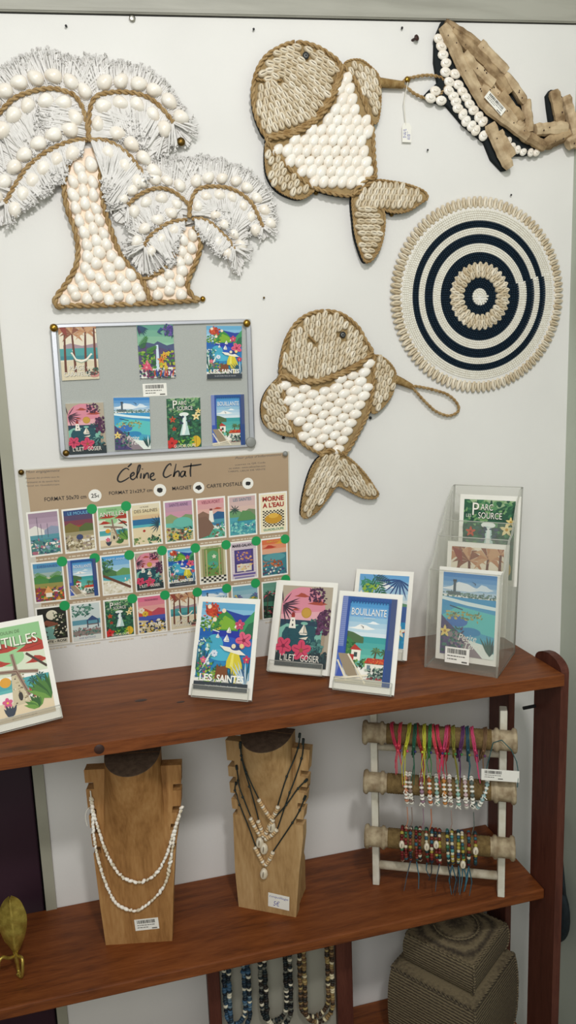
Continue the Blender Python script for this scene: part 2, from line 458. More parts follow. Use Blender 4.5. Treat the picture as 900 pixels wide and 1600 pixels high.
    def hill(s, pts, c, base=0): return s.poly([(pts[0][0], base)]+list(pts)+[(pts[-1][0], base)], c)
    def cloud(s, x, y, w, h, c): return s.poly([(x-w, y), (x-w*.5, y+h*.35), (x-w*.15, y+h), (x+w*.3, y+h*.8), (x+w*.6, y+h*.4), (x+w, y+h*.1), (x+w*.4, y-h*.2), (x-w*.3, y-h*.15)], c)
    def boat(s, x, y, r, c='#f2efe6', h='#e0dccf'):
        s.poly([(x, y), (x, y+r), (x-r*.55, y)], c); s.poly([(x+r*.06, y), (x+r*.06, y+r*.9), (x+r*.45, y+r*.05)], h)
        return s.poly([(x-r*.5, y-r*.05), (x+r*.5, y-r*.05), (x+r*.35, y-r*.2), (x-r*.35, y-r*.2)], c)
    def bird(s, x, y, r, c):
        s.poly([(x-r, y+r*.5), (x-r*.2, y+r*.15), (x+r*.2, y-r*.1), (x+r*.1, y-r*.25), (x-r*.3, y)], c)
        return s.poly([(x, y), (x+r*.3, y-r*.9), (x+r*.35, y-r*.1)], c)
    def text(s, t, x, y, w, h, c, bold=0, al='l', shear=0):
        """fit text in a w x h box whose lower left is x,y"""
        V, P = glyphs(t, bold, shear)
        if not V: return s
        x0 = min(v[0] for v in V); x1 = max(v[0] for v in V); y0 = min(v[1] for v in V); y1 = max(v[1] for v in V)
        sx = w/(x1-x0); sy = h/(y1-y0)
        s.p.append(([(x+(v[0]-x0)*sx, y+(v[1]-y0)*sy) for v in V], P, c)); return s
    def text_edge(s, t, x, y, w, h, c, e='#2b2622', d=.006, bold=0):
        s.text(t, x+d, y-d, w, h, e, bold); return s.text(t, x, y, w, h, c, bold)
    def put(s, mb, O, U, V, N, vh=VH, eps=9e-6):
        O, U, V, N = map(Vector, (O, U, V, N))
        for k, (q, P, c) in enumerate(s.p):
            v = [O+U*p[0]+V*(p[1]/vh)+N*(eps*(k+2)) for p in q]
            if P is None:
                fs = [t for t in tessellate_polygon([[Vector((p[0], p[1], 0)) for p in q]])] if len(q) > 4 else [tuple(range(len(q)))]
            else: fs = P
            mb.add(v, fs, c)
RED = '#a8352a'
def a_saintes(l=1):
    a = Art(3, l)
    a.grad(0, .2, 1, 1.05, '#3a9cc0', '#1d5fae', 6).grad(0, 1.05, 1, 1.5, '#cfe4ec', '#5aa3cc', 4)
    a.circ(.62, .95, .38, '#2436a0', .16).circ(.5, .8, .3, '#2a58b8', .12).circ(.3, .75, .17, '#48a8c4', .2).circ(.45, .6, .25, '#4fb4cf', .1)
    a.hill([(.3, 1.32), (.45, 1.38), (.62, 1.34), (.8, 1.3), (1, 1.32)], '#27439a', 1.1)
    a.hill([(.2, 1.1), (.35, 1.3), (.47, 1.36), (.58, 1.28), (.72, 1.12), (.72, 1.05)], '#3b8a3e', 1.02).hill([(.35, 1.15), (.45, 1.28), (.62, 1.2), (.72, 1.1)], '#7fae35', 1.04)
    a.hill([(.75, 1.1), (.88, 1.25), (1, 1.38)], '#3f9560', .95).hill([(.8, .95), (.9, 1.15), (1, 1.2)], '#2b6b4c', .9)
    a.foliage(0, 1.0, .4, 1.25, ['#57902f', '#2f6b38', '#8db03a', '#c7b43a', '#3f7c4b'], 40, .045)
    a.circ(.2, 1.35, .12, '#c2472a', .1).foliage(.1, 1.25, .36, 1.48, ['#c9402c', '#d96036', '#93301f', '#b03a24'], 26, .05)
    for x, y in ((.15, 1.42), (.43, 1.36), (.27, 1.2)): a.circ(x, y, .04, '#f3dcc0', n=9)
    a.boat(.36, .9, .07).boat(.53, .85, .11).boat(.56, 1.0, .09).boat(.69, 1.08, .07).line(.25, 1.02, .38, .99, .015, '#e8eef2')
    a.flower(.75, 1.13, .09, '#c94a6a', '#e7a0a8', dark='#8d2440').flower(.85, .87, .15, '#dd5f7d', '#8d2440', rot=40, dark='#9e3355').flower(.93, .55, .07, '#c4385c')
    a.foliage(0, .3, .24, .85, ['#e6eee6', '#c8dcd2', '#3f8f7e', '#2a5f6a', '#7fb89a'], 50, .05)
    a.spray(.05, .25, 60, 110, 8, .5, .02, ['#27486b', '#3e7a8d', '#e4ece8', '#2c5c52'])
    a.flower(.33, .62, .06, '#d8e0ea', '#7d8bb0', n=7).flower(.13, .5, .06, '#d9688a')
    a.foliage(.05, .15, .5, .45, ['#3f7d3c', '#6fa23d', '#2c5a4c', '#a3b94a', '#3d6a87', '#b0486a'], 60, .05)
    a.poly([(.38, .2), (.4, .45), (.45, .4), (.55, .42), (.6, .5), (.62, .2)], '#7d4a2b')
    a.poly([(.6, .58), (.64, .68), (.78, .66), (.88, .42), (.92, .35), (.84, .4), (.8, .3), (.76, .12), (.7, .2), (.66, .38), (.57, .4), (.57, .5)], '#d8c735').poly([(.66, .62), (.7, .64), (.7, .4), (.64, .42)], '#ece06a')
    a.poly([(.42, .76), (.52, .68), (.8, .62), (.92, .62), (.8, .7), (.6, .74)], '#efe9d8').circ(.72, .74, .1, '#2a3d7c', .05).circ(.68, .76, .04, '#e9d9b8').circ(.83, .77, .04, '#e7cf8a')
    a.spray(.95, .1, 75, 130, 7, .42, .018, ['#3a5f86', '#bcd0dc', '#2a5a6a']).spray(.7, .08, 80, 110, 4, .28, .02, ['#41608a', '#2f4f5c'])
    a.rect(0, 0, 1, .14, '#3a4148').text('LES', .1, .15, .24, .12, '#f7f4ea', .03).text('SAINTES', .42, .15, .5, .12, '#f7f4ea', .03).text('les plus belles baies du monde', .22, .055, .6, .04, '#c8ccd0')
    return a
def a_bouillante(l=1):
    a = Art(5, l)
    a.grad(.12, .8, .9, 1.5, '#e8eef0', '#2f86c6', 8).cloud(.4, .95, .25, .08, '#f4f3ee').cloud(.6, 1.05, .12, .04, '#eef2f3')
    a.grad(.12, .3, .9, .82, '#7fc7b0', '#3a9c9c', 5)
    a.hill([(.12, .9), (.25, .88), (.4, .82), (.45, .8)], '#4f6b45', .7).hill([(.12, .82), (.2, .78), (.3, .7), (.32, .6)], '#3f7a43', .5)
    a.foliage(.14, .55, .32, .72, ['#3f7a43', '#5b8c45', '#2c5a34'], 14, .05)
    a.poly([(.22, .58), (.3, .68), (.44, .58)], '#b5382e').rect(.25, .4, .42, .58, '#efe8d8').rect(.3, .46, .36, .54, '#3a4a48').rect(.22, .36, .3, .5, '#b5382e')
    a.foliage(.3, .3, .9, .42, ['#2f5a3a', '#4a7d42', '#6b9a4a', '#23402c'], 36, .05)
    a.palm(.68, .42, .15, '#5a4a30', ['#4a6a3a', '#6a7d3a'], .02, .1).palm(.84, .4, .16, '#5a4a30', ['#3f5a38', '#58703c'], .02, .1)
    a.poly([(.5, .37), (.56, .46), (.86, .46), (.88, .37)], '#c4402c').foliage(.54, .38, .86, .45, ['#d9602f', '#a5301f', '#e0803a'], 16, .03).rect(.52, .24, .86, .36, '#e9e4d6').rect(.56, .26, .62, .34, '#6a7f8a')
    a.foliage(.55, .1, .92, .3, ['#4d6a62', '#34504a', '#7f9a8a', '#2a3f3c', '#a9b8a6'], 46, .05).foliage(.55, .08, .85, .13, ['#b83a44', '#8c2b34'], 12, .03)
    a.rect(0, 0, .12, 1.5, '#6f7fb8')
    for i in range(26): a.rect(.01, .58+i*.035, .11, .595+i*.035, '#8794c6')
    a.rect(.1, .5, .15, 1.5, '#2f4f9c').rect(0, .5, .12, .62, '#3a58b0').rect(0, .3, .12, .5, '#4a6ab8')
    a.rect(.86, 0, .9, 1.5, '#2b4a88').rect(.9, 0, 1, 1.5, '#45527c').rect(.9, 0, 1, .62, '#2f4a80')
    a.rect(.1, 1.43, .9, 1.5, '#2a5598')
    for i in range(14): a.circ(.16+i*.054, 1.43, .016, '#24508f', .04, 8)
    a.grad(0, 0, .86, .1, '#cfc7b4', '#b9b0a0', 2)
    a.poly([(.02, .5), (.2, .5), (.42, .14), (.3, .1), (.2, .15), (.05, .42)], '#9b8a72').poly([(.02, .1), (.06, .3), (.18, .12)], '#3f58ae')
    a.line(.2, .5, .56, .02, .03, '#e7dcc4').line(.02, .38, .22, .04, .03, '#e7dcc4').line(.0, .06, .6, .17, .028, '#eadfc8').line(.03, .02, .5, .1, .02, '#d8ccb2')
    a.text('BOUILLANTE', .19, 1.18, .64, .12, '#f3f1ea').text('guadeloupe', .43, 1.12, .2, .03, '#dfe7ea')
    return a.bird(.42, .99, .05, '#1d2026')
def a_gosier(l=1):
    a = Art(8, l)
    a.rect(0, 0, 1, 1.5, '#b3a692')
    a.poly([(.02, .8), (.02, 1.15), (.08, 1.3), (.2, 1.42), (.36, 1.48), (.55, 1.48), (.72, 1.4), (.84, 1.26), (.88, 1.1), (.88, .8)], '#d98a9a')
    a.poly([(.02, .85), (.02, .95), (.88, 1.05), (.88, .85)], '#e3a9b0')
    for x, y, w, h in ((.4, 1.3, .16, .07), (.72, 1.17, .2, .09), (.3, 1.04, .09, .04)): a.cloud(x, y, w, h, '#a84a3a')
    a.circ(.52, 1.0, .1, '#b98a35', n=24).circ(.52, 1.0, .085, '#c79a3f', n=24)
    a.rect(.02, .1, .88, .85, '#21505a').rect(.02, .76, .88, .86, '#253f52')
    a.foliage(.62, .84, .86, .88, ['#2f5c58', '#3f7268'], 8, .04)
    a.poly([(.02, .7), (.15, .78), (.4, .77), (.3, .72), (.14, .72), (.08, .6), (.08, .5), (.2, .42), (.02, .42)], '#7fb8a6').poly([(.88, .75), (.7, .74), (.8, .68), (.72, .56), (.74, .46), (.88, .42)], '#7fb8a6').circ(.5, .8, .07, '#7db5a4', .03)
    for i in range(30): a.circ(a.r.uniform(.15, .7), a.r.uniform(.45, .72), .008, '#173f4a', .012, 6)
    a.spray(.04, 1.15, 100, 10, 3, .3, .012, '#3f2b3c').spray(.04, 1.12, 25, -75, 7, .34, .014, '#3a2a3a')
    a.poly([(.2, .7), (.23, .92), (.3, .92), (.34, .7)], '#efe9dc').rect(.23, .9, .3, .96, '#a3342f').circ(.265, .97, .03, '#8d2b28').rect(.255, .74, .285, .78, '#4b4a4a').rect(.255, .83, .28, .86, '#4b4a4a')
    a.boat(.5, .62, .17, '#efe7d6', '#d9cdb8').poly([(.42, .52), (.6, .56), (.56, .5)], '#e3d8c4')
    a.foliage(.55, 1.22, .86, 1.46, ['#4b2444', '#5b2f52', '#3f1d3a'], 40, .045).foliage(.76, .62, 1, 1.06, ['#4b2444', '#5b2f52', '#3f1d3a', '#66385c'], 60, .06)
    a.rect(.86, .2, .92, .6, '#a3907a').foliage(.6, .2, .9, .5, ['#3f6f6c', '#2c5457', '#5a8d86'], 26, .07)
    a.rect(0, 0, 1, .24, '#2a3438').foliage(.5, .1, 1, .3, ['#2f4a4c', '#263a40', '#1f2f35'], 26, .06).foliage(0, .15, .5, .36, ['#26424a', '#2b3d40'], 16, .06)
    a.flower(.14, .36, .17, '#cf4463', '#7f1f3c', rot=50, dark='#93254a').flower(.5, .3, .19, '#cf4463', '#9a5a3a', rot=20, dark='#93254a')
    a.text_edge("L'ILET", .1, .1, .3, .12, '#f2ece0').text_edge('GOSIER', .5, .1, .36, .12, '#f2ece0')
    return a
def a_source(l=1):
    a = Art(12, l)
    a.rect(0, 0, 1, 1.5, '#2f5f45').poly([(.1, 1.5), (.3, 1.3), (.7, 1.35), (1, 1.5)], '#9ab58a')
    a.foliage(0, .9, 1, 1.5, ['#3f7a52', '#2b5a44', '#5c9160', '#7aa46c', '#234a3c'], 60, .09)
    a.foliage(0, .2, 1, 1.0, ['#25513f', '#3a7550', '#1d4036', '#4f8a55', '#2f6a5c'], 70, .09)
    a.circ(.5, 1.02, .14, '#e8ede6', .06).poly([(.46, 1.0), (.56, .98), (.6, .7), (.66, .4), (.36, .4), (.44, .7)], '#bcd8d4').poly([(.48, .98), (.54, .98), (.55, .6), (.5, .42), (.42, .42), (.47, .7)], '#eef3ef').foliage(.34, .72, .46, 1.0, ['#3b4a63', '#2c3c50'], 8, .06).foliage(.58, .72, .7, 1.0, ['#3b4a63', '#2f5048'], 8, .06)
    a.star(.16, .88, .11, '#c4502f', '#8a2f1a').star(.86, .95, .14, '#ead9a2', '#c99a3a').star(.93, 1.1, .1, '#e6cf8a', '#c99a3a').star(.2, .6, .08, '#b8452c', '#7a2a1a')
    a.flower(.12, .18, .17, '#c8302c', '#8a1e1e').circ(.84, .2, .14, '#d9b32f', .17).line(.84, .05, .84, .36, .02, '#a8801f').line(.78, .06, .8, .35, .015, '#b88f25').foliage(.3, .05, .75, .3, ['#3c8a3a', '#7fae3c', '#2a6338', '#c7b03a'], 26, .07)
    a.text_edge('P', .18, 1.2, .13, .24, '#f4f1e6').text_edge('ARC', .34, 1.3, .24, .12, '#f4f1e6').text_edge('SOURCE', .3, 1.14, .46, .12, '#f4f1e6').text('LES', .06, 1.16, .1, .06, '#d9e0d0')
    a.text('GUADELOUPE', .18, .04, .64, .09, '#e9e6da')
    return a
def a_terre(l=1):
    a = Art(15, l)
    a.grad(0, 1.1, 1, 1.5, '#c4d8e4', '#2f7fc4', 5).cloud(.35, 1.2, .4, .14, '#e9eef0').cloud(.75, 1.22, .2, .1, '#dbe7ee')
    a.foliage(0, 1.05, 1, 1.14, ['#5f8078', '#4d6a66', '#7d9a8d'], 50, .04).rect(.2, 1.12, .25, 1.36, '#4a5a66').rect(.19, 1.34, .26, 1.38, '#39464f').rect(.1, 1.1, .34, 1.16, '#586a70')
    a.grad(0, 0, 1, 1.06, '#4fb3c4', '#3f95c8', 6).poly([(0, 1.06), (.4, 1.0), (1, .94), (1, .88), (.5, .92), (0, 1.0)], '#dfeeee').poly([(0, .7), (.3, .9), (1, .8), (1, .4), (.4, .5)], '#5cc0be').circ(.3, .62, .2, '#3a72b8', .1).circ(.55, .45, .2, '#2f86b8', .08)
    a.foliage(.1, .66, .75, .8, ['#a99a52', '#7f8f5a', '#c4b06a', '#596f5a'], 26, .05).line(.15, .9, .4, .84, .02, '#274a63')
    a.poly([(0, .72), (.12, .6), (.25, .5), (.5, .3), (.9, 0), (0, 0)], '#4a4370').poly([(.1, .45), (.4, .42), (.9, .0), (.5, 0), (.2, .2)], '#8d7f86').poly([(.5, .3), (.8, .25), (1, .1), (1, 0), (.8, 0)], '#e4ece4').foliage(0, .05, .4, .5, ['#3a3358', '#2a5a52', '#5a4a7a', '#3f7a6a'], 40, .06)
    a.star(.08, .42, .12, '#e8cf7a', '#b98a3a').spray(.93, .05, 60, 120, 7, .35, .02, ['#2f5a52', '#dce6e0', '#1f3f42'])
    a.text('Petite', .34, .28, .34, .12, '#f2f0e8', 0, 'l', .3).text('Terre', .46, .14, .34, .12, '#f2f0e8', 0, 'l', .3)
    return a.bird(.6, 1.34, .06, '#1f2f4a')
def a_caravelle(l=1):
    a = Art(18, l)
    a.rect(0, 0, 1, 1.5, '#e6dcc6').hill([(.1, .95), (.3, 1.0), (.6, .92), (1, .98)], '#a58f98', .8).rect(0, .62, 1, .86, '#4f9c9c').rect(0, .55, 1, .66, '#3f8790').boat(.36, .8, .07).poly([(0, .5), (.5, .56), (1, .48), (1, 0), (0, 0)], '#d9cdb0')
    for x, h, ln in ((.12, 1.15, .04), (.38, 1.05, -.03), (.66, 1.1, .05), (.92, 1.2, .02)):
        a.palm(x, .2, h, '#6b3f30', ['#a3684a', '#b98560', '#8a5540', '#c69a74'], ln, .3, 9, .055)
    a.poly([(.0, 1.5), (.1, 1.3), (.22, 1.2), (.2, 1.42)], '#8d3f34').path([(.3, .75), (.4, .56), (.55, .5), (.7, .55), (.84, .7)], .05, '#f1eadb').path([(.3, .72), (.4, .52), (.55, .46), (.7, .51), (.84, .67)], .015, '#8fae9a')
    a.circ(.88, .12, .14, '#c98a82', .07).foliage(.65, .12, 1, .3, ['#4f6d5a', '#6a3a3c', '#395247'], 14, .07)
    a.text_edge('PLAGE', .22, .27, .4, .12, '#f3eee0').text('DE LA', .68, .3, .18, .05, '#f3eee0').text_edge('CARAVELLE', .06, .1, .72, .12, '#f3eee0')
    return a
def a_jungle(l=1):
    a = Art(21, l)
    a.grad(0, .8, 1, 1.5, '#9cc7a8', '#5c9a86', 4).hill([(0, .9), (.2, 1.0), (.45, .95), (.55, 1.02), (.8, .9), (1, .95)], '#4a5478', .4).hill([(0, .75), (.2, .9), (.35, .8), (.6, .85), (1, .7)], '#55486e', .3)
    a.poly([(.5, .92), (.56, .92), (.57, .4), (.52, .2), (.46, .2), (.49, .6)], '#cfe0ea')
    a.foliage(0, .25, .44, .75, ['#3d7d3a', '#6f9c34', '#275c30', '#8fae44', '#1f4a38'], 46, .08).foliage(.6, .2, 1, .75, ['#3d7d3a', '#a9b23a', '#275c30', '#d6b83a', '#5a3f7a'], 46, .08)
    a.frond(.05, .8, 60, .35, '#3a7a35').frond(.2, .7, 30, .3, '#4a8a3a').star(.62, .5, .12, '#d9792f', '#a3401f').star(.72, .62, .1, '#e0a03a', '#a3401f')
    a.poly([(.08, .2), (.22, .52), (.38, .2)], '#d86a7d').poly([(.14, .26), (.22, .44), (.3, .26)], '#efb0b4').star(.2, .3, .15, '#d4506c', '#e7a0a0', 7)
    a.spray(.02, 1.45, -80, -20, 6, .3, .025, ['#2c4a6a', '#3a2f5c']).spray(.98, 1.45, 200, 265, 7, .34, .03, ['#46307a', '#2c3a6a', '#6a4a9a']).foliage(.75, 1.15, 1, 1.5, ['#4b3a86', '#2f5a4a', '#6a52a0'], 18, .06).poly([(.55, 1.28), (.66, 1.4), (.72, 1.34), (.62, 1.28), (.7, 1.2), (.6, 1.24)], '#2f4a7a')
    a.foliage(0, 0, 1, .22, ['#2a3f6a', '#3a2f5c', '#1f4a3a', '#7a2f5a', '#2f6a4a'], 60, .06)
    for i in range(8): a.leaf(.42+.07*i, .02, radians(85+a.r.uniform(-12, 12)), .24, .02, a.r.choice(['#2a4aa0', '#6a3a8a', '#c4482f']))
    return a
def a_mill(l=1):
    a = Art(24, l)
    a.grad(0, .7, 1, 1.5, '#f3ecdc', '#8fbf85', 2).rect(0, 1.05, 1, 1.5, '#8fc087').circ(.45, 1.0, .22, '#9cca92', .14)
    for x, y, w, h in ((.3, 1.12, .3, .14), (.85, 1.07, .3, .2), (.2, .9, .25, .1), (.86, .86, .2, .1)): a.cloud(x, y, w, h, '#b23a2a').line(x-w*.5, y+h*.1, x+w*.4, y+h*.3, .008, '#7a261e')
    a.rect(0, .45, 1, .64, '#4fa3a8').circ(.3, .62, .09, '#e0a035', .08).rect(0, .45, 1, .5, '#62b3b0').line(1, .75, .7, 1.02, .04, '#4a3a30')
    a.palm(.73, .36, .2, '#2f4a48', '#2c5c58', 0, .1).palm(.85, .36, .24, '#2f4a48', '#2c5c58', .01, .1).foliage(.66, .28, .9, .42, ['#2a3f3c', '#b84a44', '#3a5a4a'], 18, .07)
    a.poly([(0, 0), (0, .3), (.5, .28), (1, .34), (1, 0)], '#e3cfae')
    a.poly([(.36, .22), (.41, .72), (.56, .74), (.64, .24)], '#cdbf9f').poly([(.4, .7), (.48, .84), (.58, .72)], '#7d6f62')
    for i in range(36): a.circ(a.r.uniform(.4, .6), a.r.uniform(.26, .7), .016, a.r.choice(['#8d7d64', '#b5a684', '#6f6350', '#e3d8bd']), .012, 7)
    a.circ(.5, .36, .035, '#3a3430', .07)
    for x0, y0, x1, y1 in ((.5, .76, .47, 1.05), (.5, .76, .84, .7), (.5, .76, .16, .8), (.5, .76, .64, .35)): a.line(x0, y0, x1, y1, .055, '#9a8472').line(x0, y0, x1, y1, .012, '#6a3f34')
    a.spray(.75, .12, 60, 160, 8, .22, .035, ['#4f7d3a', '#6f9a45', '#35602f']).spray(.97, .22, 85, 150, 8, .42, .04, ['#4f7d3a', '#6f9a45', '#35602f']).flower(.28, .3, .08, '#d65c86').spray(.3, .06, 60, 120, 5, .2, .03, '#3a4250')
    a.rect(0, 0, 1, .07, '#c4b49a').text('guadeloupe', .3, .02, .4, .035, '#8a7d68')
    a.text('MOULIN DE', .3, 1.38, .36, .05, '#6f8a62').text_edge('ANTILLES', .04, 1.17, .88, .16, '#f5f1e2', '#5f6a4a', .012)
    return a
def a_palms(l=1):
    a = Art(27, l)
    a.grad(0, .9, 1, 1.5, '#e3e8e6', '#5c9fd0', 5).cloud(.45, 1.25, .3, .12, '#eef0ee').hill([(.3, 1.05), (.5, 1.16), (.7, 1.02)], '#8fa85a', .8).hill([(.0, .95), (.4, 1.05), (1, .95)], '#5f8f6a', .7)
    a.rect(0, .1, 1, .9, '#2f8fc0').rect(0, .6, 1, .9, '#3f5f9c').foliage(0, .2, 1, .8, ['#3aa0c8', '#2f6fae', '#c4402f', '#3f9a8a'], 30, .07)
    a.frond(.28, 1.5, -60, .45, '#2f6a4a', 8, .018).frond(.3, 1.48, -20, .3, '#3a5a6a', 7, .014).frond(.1, 1.45, -70, .4, '#3f8a6a', 8, .02)
    for k in range(9): a.leaf(.82, 1.42, radians(185+k*18), .42, .014, '#24407a')
    a.foliage(.1, 1.05, .4, 1.35, ['#3f8a6a', '#2c6a5a', '#8fb03a'], 16, .08)
    a.star(.06, 1.05, .13, '#f2ead2', '#e0b040').star(.9, .42, .13, '#f2ead2', '#e0b040').star(.3, .98, .1, '#efe6cc', '#e0b040')
    a.spray(.6, .05, 50, 130, 8, .3, .04, ['#2f7a5a', '#1f5a4a', '#4f9a6a'])
    return a
def simple(seed, l, sky, sea, land, pal, title=None, tc='#f2eee2', tall=.12, sun=None, palms=0, tw=.7):
    a = Art(seed, l)
    a.grad(0, .75, 1, 1.5, sky[0], sky[1], 4).grad(0, .4, 1, .85, sea[0], sea[1], 3)
    if sun: a.circ(sun[0], sun[1], sun[2], sun[3])
    a.hill([(0, .95), (.2, 1.05), (.45, .9), (.6, .82)], land[0], .7).hill([(.5, .85), (.75, 1.0), (1, .95)], land[1], .7).poly([(0, .55), (.35, .5), (.7, .3), (1, .35), (1, 0), (0, 0)], land[2])
    a.foliage(0, 0, 1, .5, pal, 60, .09)
    for i in range(palms): a.palm(.15+.7*i/max(1, palms-1), .25, .75, '#5a4634', pal[:3], .05, .22)
    if title: a.text(title, (1-tw)/2, 1.33, tw, tall, tc)
    return a
def m_harbour(l): 
    a = simple(31, l, ('#c9b8c4', '#a3849c'), ('#4a8a9a', '#6aa3ae'), ('#e6e2da', '#8f9ab0', '#4f7d7a'), ['#3f7a7a', '#5a9a8a', '#b06a7a', '#e0d8c4', '#2f5a68', '#8fa3b8'])
    for x in (.28, .4, .62): a.line(x, .6, x, 1.35 if x < .3 else 1.1, .012, '#4a4a5a')
    return a
def m_moule(l):
    a = simple(32, l, ('#b5402f', '#24508a'), ('#c4b490', '#8a7d5a'), ('#7d6f3a', '#5a6a3a', '#b8a988'), ['#cfc4a8', '#8a7a5a', '#e9e0c8', '#6a5f48', '#a5948a'], 'LE MOULE', '#7fc0e0', .11)
    return a.circ(.5, .5, .12, '#3f4a70', .1)
def m_salines(l):
    a = Art(33, l); a.grad(0, .9, 1, 1.5, '#d9b98a', '#ece0c4', 3).rect(0, .7, 1, .95, '#2f6f9c').rect(0, .62, 1, .74, '#5ab0b8').rect(0, 0, 1, .64, '#e3d2ac').circ(.4, .5, .05, '#b03a30').foliage(.55, 0, 1, .3, ['#3f6a4a', '#5a8a5a', '#2c4a3c'], 20, .09).spray(.95, .7, 90, 250, 9, .4, .02, '#2a4a58').foliage(0, 0, .3, .25, ['#5a7d4a', '#8a9a5a'], 10, .08)
    return a.text('LA PLAGE', .3, 1.38, .3, .05, '#5a4a3a').text('DES SALINES', .08, 1.2, .84, .12, '#5a5048')
def m_anne(l): return simple(34, l, ('#d8a0a8', '#b890b0'), ('#5ab0a0', '#7fc4b0'), ('#8fa070', '#7d9a6a', '#c4b48a'), ['#3f6a4a', '#c9b03a', '#5a8a6a', '#8a5a4a', '#2f4a3c'], 'SAINTE-ANNE', '#6a5a70').circ(.62, .7, .36, '#6ab8a8', .2).flower(.35, .18, .13, '#d8bf4a', '#4a3a2a')
def m_fort(l):
    a = simple(35, l, ('#e6c0a8', '#d890a0'), ('#2f6f9c', '#7fc0b8'), ('#8a6a58', '#2f5f8a', '#5aa58a'), ['#7a5a4a', '#5ab0a0', '#e6e6da', '#3f8a5a'], 'VIEUX-FORT', '#8a4a5a')
    return a.cloud(.75, 1.1, .2, .06, '#b84a3a').poly([(.4, .6), (.44, 1.05), (.56, 1.05), (.6, .6)], '#f0ebe0').rect(.45, 1.05, .55, 1.13, '#7a3a3a').poly([(0, 0), (0, .8), (.3, .85), (.5, .6), (.6, .4), (.4, .1)], '#806252')
def m_bay(l): return simple(36, l, ('#e6c8b0', '#c9b0b0'), ('#3f95a5', '#6ab8b8'), ('#6a9a6a', '#7d8a6a', '#4fa0a8'), ['#4fa0a8', '#6ac0b8', '#3f7f95', '#8fd0c4'], 'LES SAINTES', '#4a7a8a').spray(.2, 1.0, 0, 330, 9, .22, .018, '#3a4a4c').hill([(.3, .6), (.5, .95), (.8, .9), (1, .7)], '#5f8f5a', .55)
def m_morne(l):
    a = Art(37, l); a.rect(0, 0, 1, 1.5, '#efe4c4')
    for i in range(12):
        for j in range(12):
            if (i+j) % 2: a.rect(.08+i*.07, .2+j*.055, .15+i*.07, .255+j*.055, '#3a3028')
    a.circ(.5, .52, .34, '#c9952f', .2).circ(.5, .64, .2, '#e0b24a', .1)
    return a.text('MORNE', .08, 1.22, .84, .2, '#a8352a', .04).text('A L\'EAU', .08, .97, .84, .2, '#a8352a', .04).text('GUADELOUPE', .1, .05, .8, .09, '#3f8a6a', .02)
def m_deshaies(l):
    a = simple(38, l, ('#e6d0a8', '#3f8ac0'), ('#c98a4a', '#6a9a5a'), ('#4f8a4a', '#3f7a4a', '#8a4a2f'), ['#3f7a3a', '#c4502f', '#7a3a7a', '#d8a03a', '#2f5a3a', '#a33a4a'], 'DESHAIES', '#4a5a8a', .1)
    return a.poly([(.3, .3), (.45, .6), (.65, .3)], '#e0a060').rect(.36, .15, .58, .32, '#efe4d0').frond(0, 1.1, -20, .4, '#5a9a3a').frond(1, 1.1, 200, .4, '#5a9a3a')
def m_tree(l): return simple(39, l, ('#d8e6ec', '#3f95d0'), ('#5ab8b8', '#4fa0b8'), ('#4f7a4a', '#6a9a5a', '#e3dcc8'), ['#e3dcc8', '#cfc4a8', '#efeadc'], 'SAINT-ANNE', '#cfe0ea', .09).line(0, .75, 1, .18, .1, '#6a4534').foliage(0, .8, .4, 1.35, ['#3f6a4a', '#2f5a44', '#5a8a5a'], 30, .09)
def m_door(l):
    a = Art(40, l); a.rect(0, 0, 1, 1.5, '#c4bf9a').rect(.14, .25, .86, 1.4, '#6a8f4a').circ(.5, .95, .26, '#5aa06a', .35).circ(.5, .7, .2, '#4fa08a', .16).foliage(.2, .3, .8, .75, ['#3f7a3a', '#7fae4a', '#a33a3a', '#2f5a34'], 26, .07)
    a.rect(.08, .2, .18, 1.4, '#9a9468').rect(.82, .2, .92, 1.4, '#9a9468').rect(.22, .2, .28, 1.35, '#b0a878').rect(.72, .2, .78, 1.35, '#b0a878')
    for i in range(10):
        for j in range(3):
            a.rect(i*.1, j*.08, i*.1+.1, j*.08+.08, '#2c2f2c' if (i+j) % 2 else '#e6e2d2')
    return a.star(.55, 1.05, .1, '#efeadc', '#d8c45a').text('LES ABYMES', .25, 1.42, .5, .05, '#5a6a3a')
def m_marie(l):
    a = Art(41, l); a.rect(0, 0, 1, 1.5, '#cfc0c8').rect(.12, .25, .88, 1.2, '#4a3f7a').rect(.2, .7, .8, 1.15, '#5a4a90').rect(.2, .3, .8, .6, '#d8cfc0').foliage(.22, .72, .8, 1.1, ['#c98a5a', '#7a5aa0', '#e0b080'], 16, .08).foliage(.2, .3, .8, .6, ['#e0c080', '#efe0c4', '#c98a6a'], 14, .08).rect(.05, .12, .95, .2, '#6a5a98').rect(.1, 0, .9, .07, '#8a80a8')
    for i in range(14): a.rect(.02, .25+i*.07, .1, .28+i*.07, '#e6dce0').rect(.9, .25+i*.07, .98, .28+i*.07, '#e6dce0')
    return a.text('MARIE-GALANTE', .05, 1.32, .9, .12, '#2a2430', .03)
def m_sunset(l):
    a = Art(42, l); a.grad(0, .9, 1, 1.5, '#e6b8a0', '#d86a3a', 3).cloud(.3, 1.15, .3, .12, '#b8402f').cloud(.75, 1.3, .25, .1, '#e0a03a').rect(0, 0, 1, .9, '#3f7f8a').circ(.5, .75, .45, '#5a9aa0', .16).foliage(.05, .35, .9, .62, ['#a3502f', '#8a3f2a', '#c9784a'], 34, .07).foliage(0, 0, 1, .3, ['#3f4a7a', '#2f6a6a', '#e6e0d4', '#5a3f5a'], 40, .07)
    return a.boat(.55, .3, .08).text('PORT-LOUIS', .2, 1.38, .6, .07, '#d8c04a')
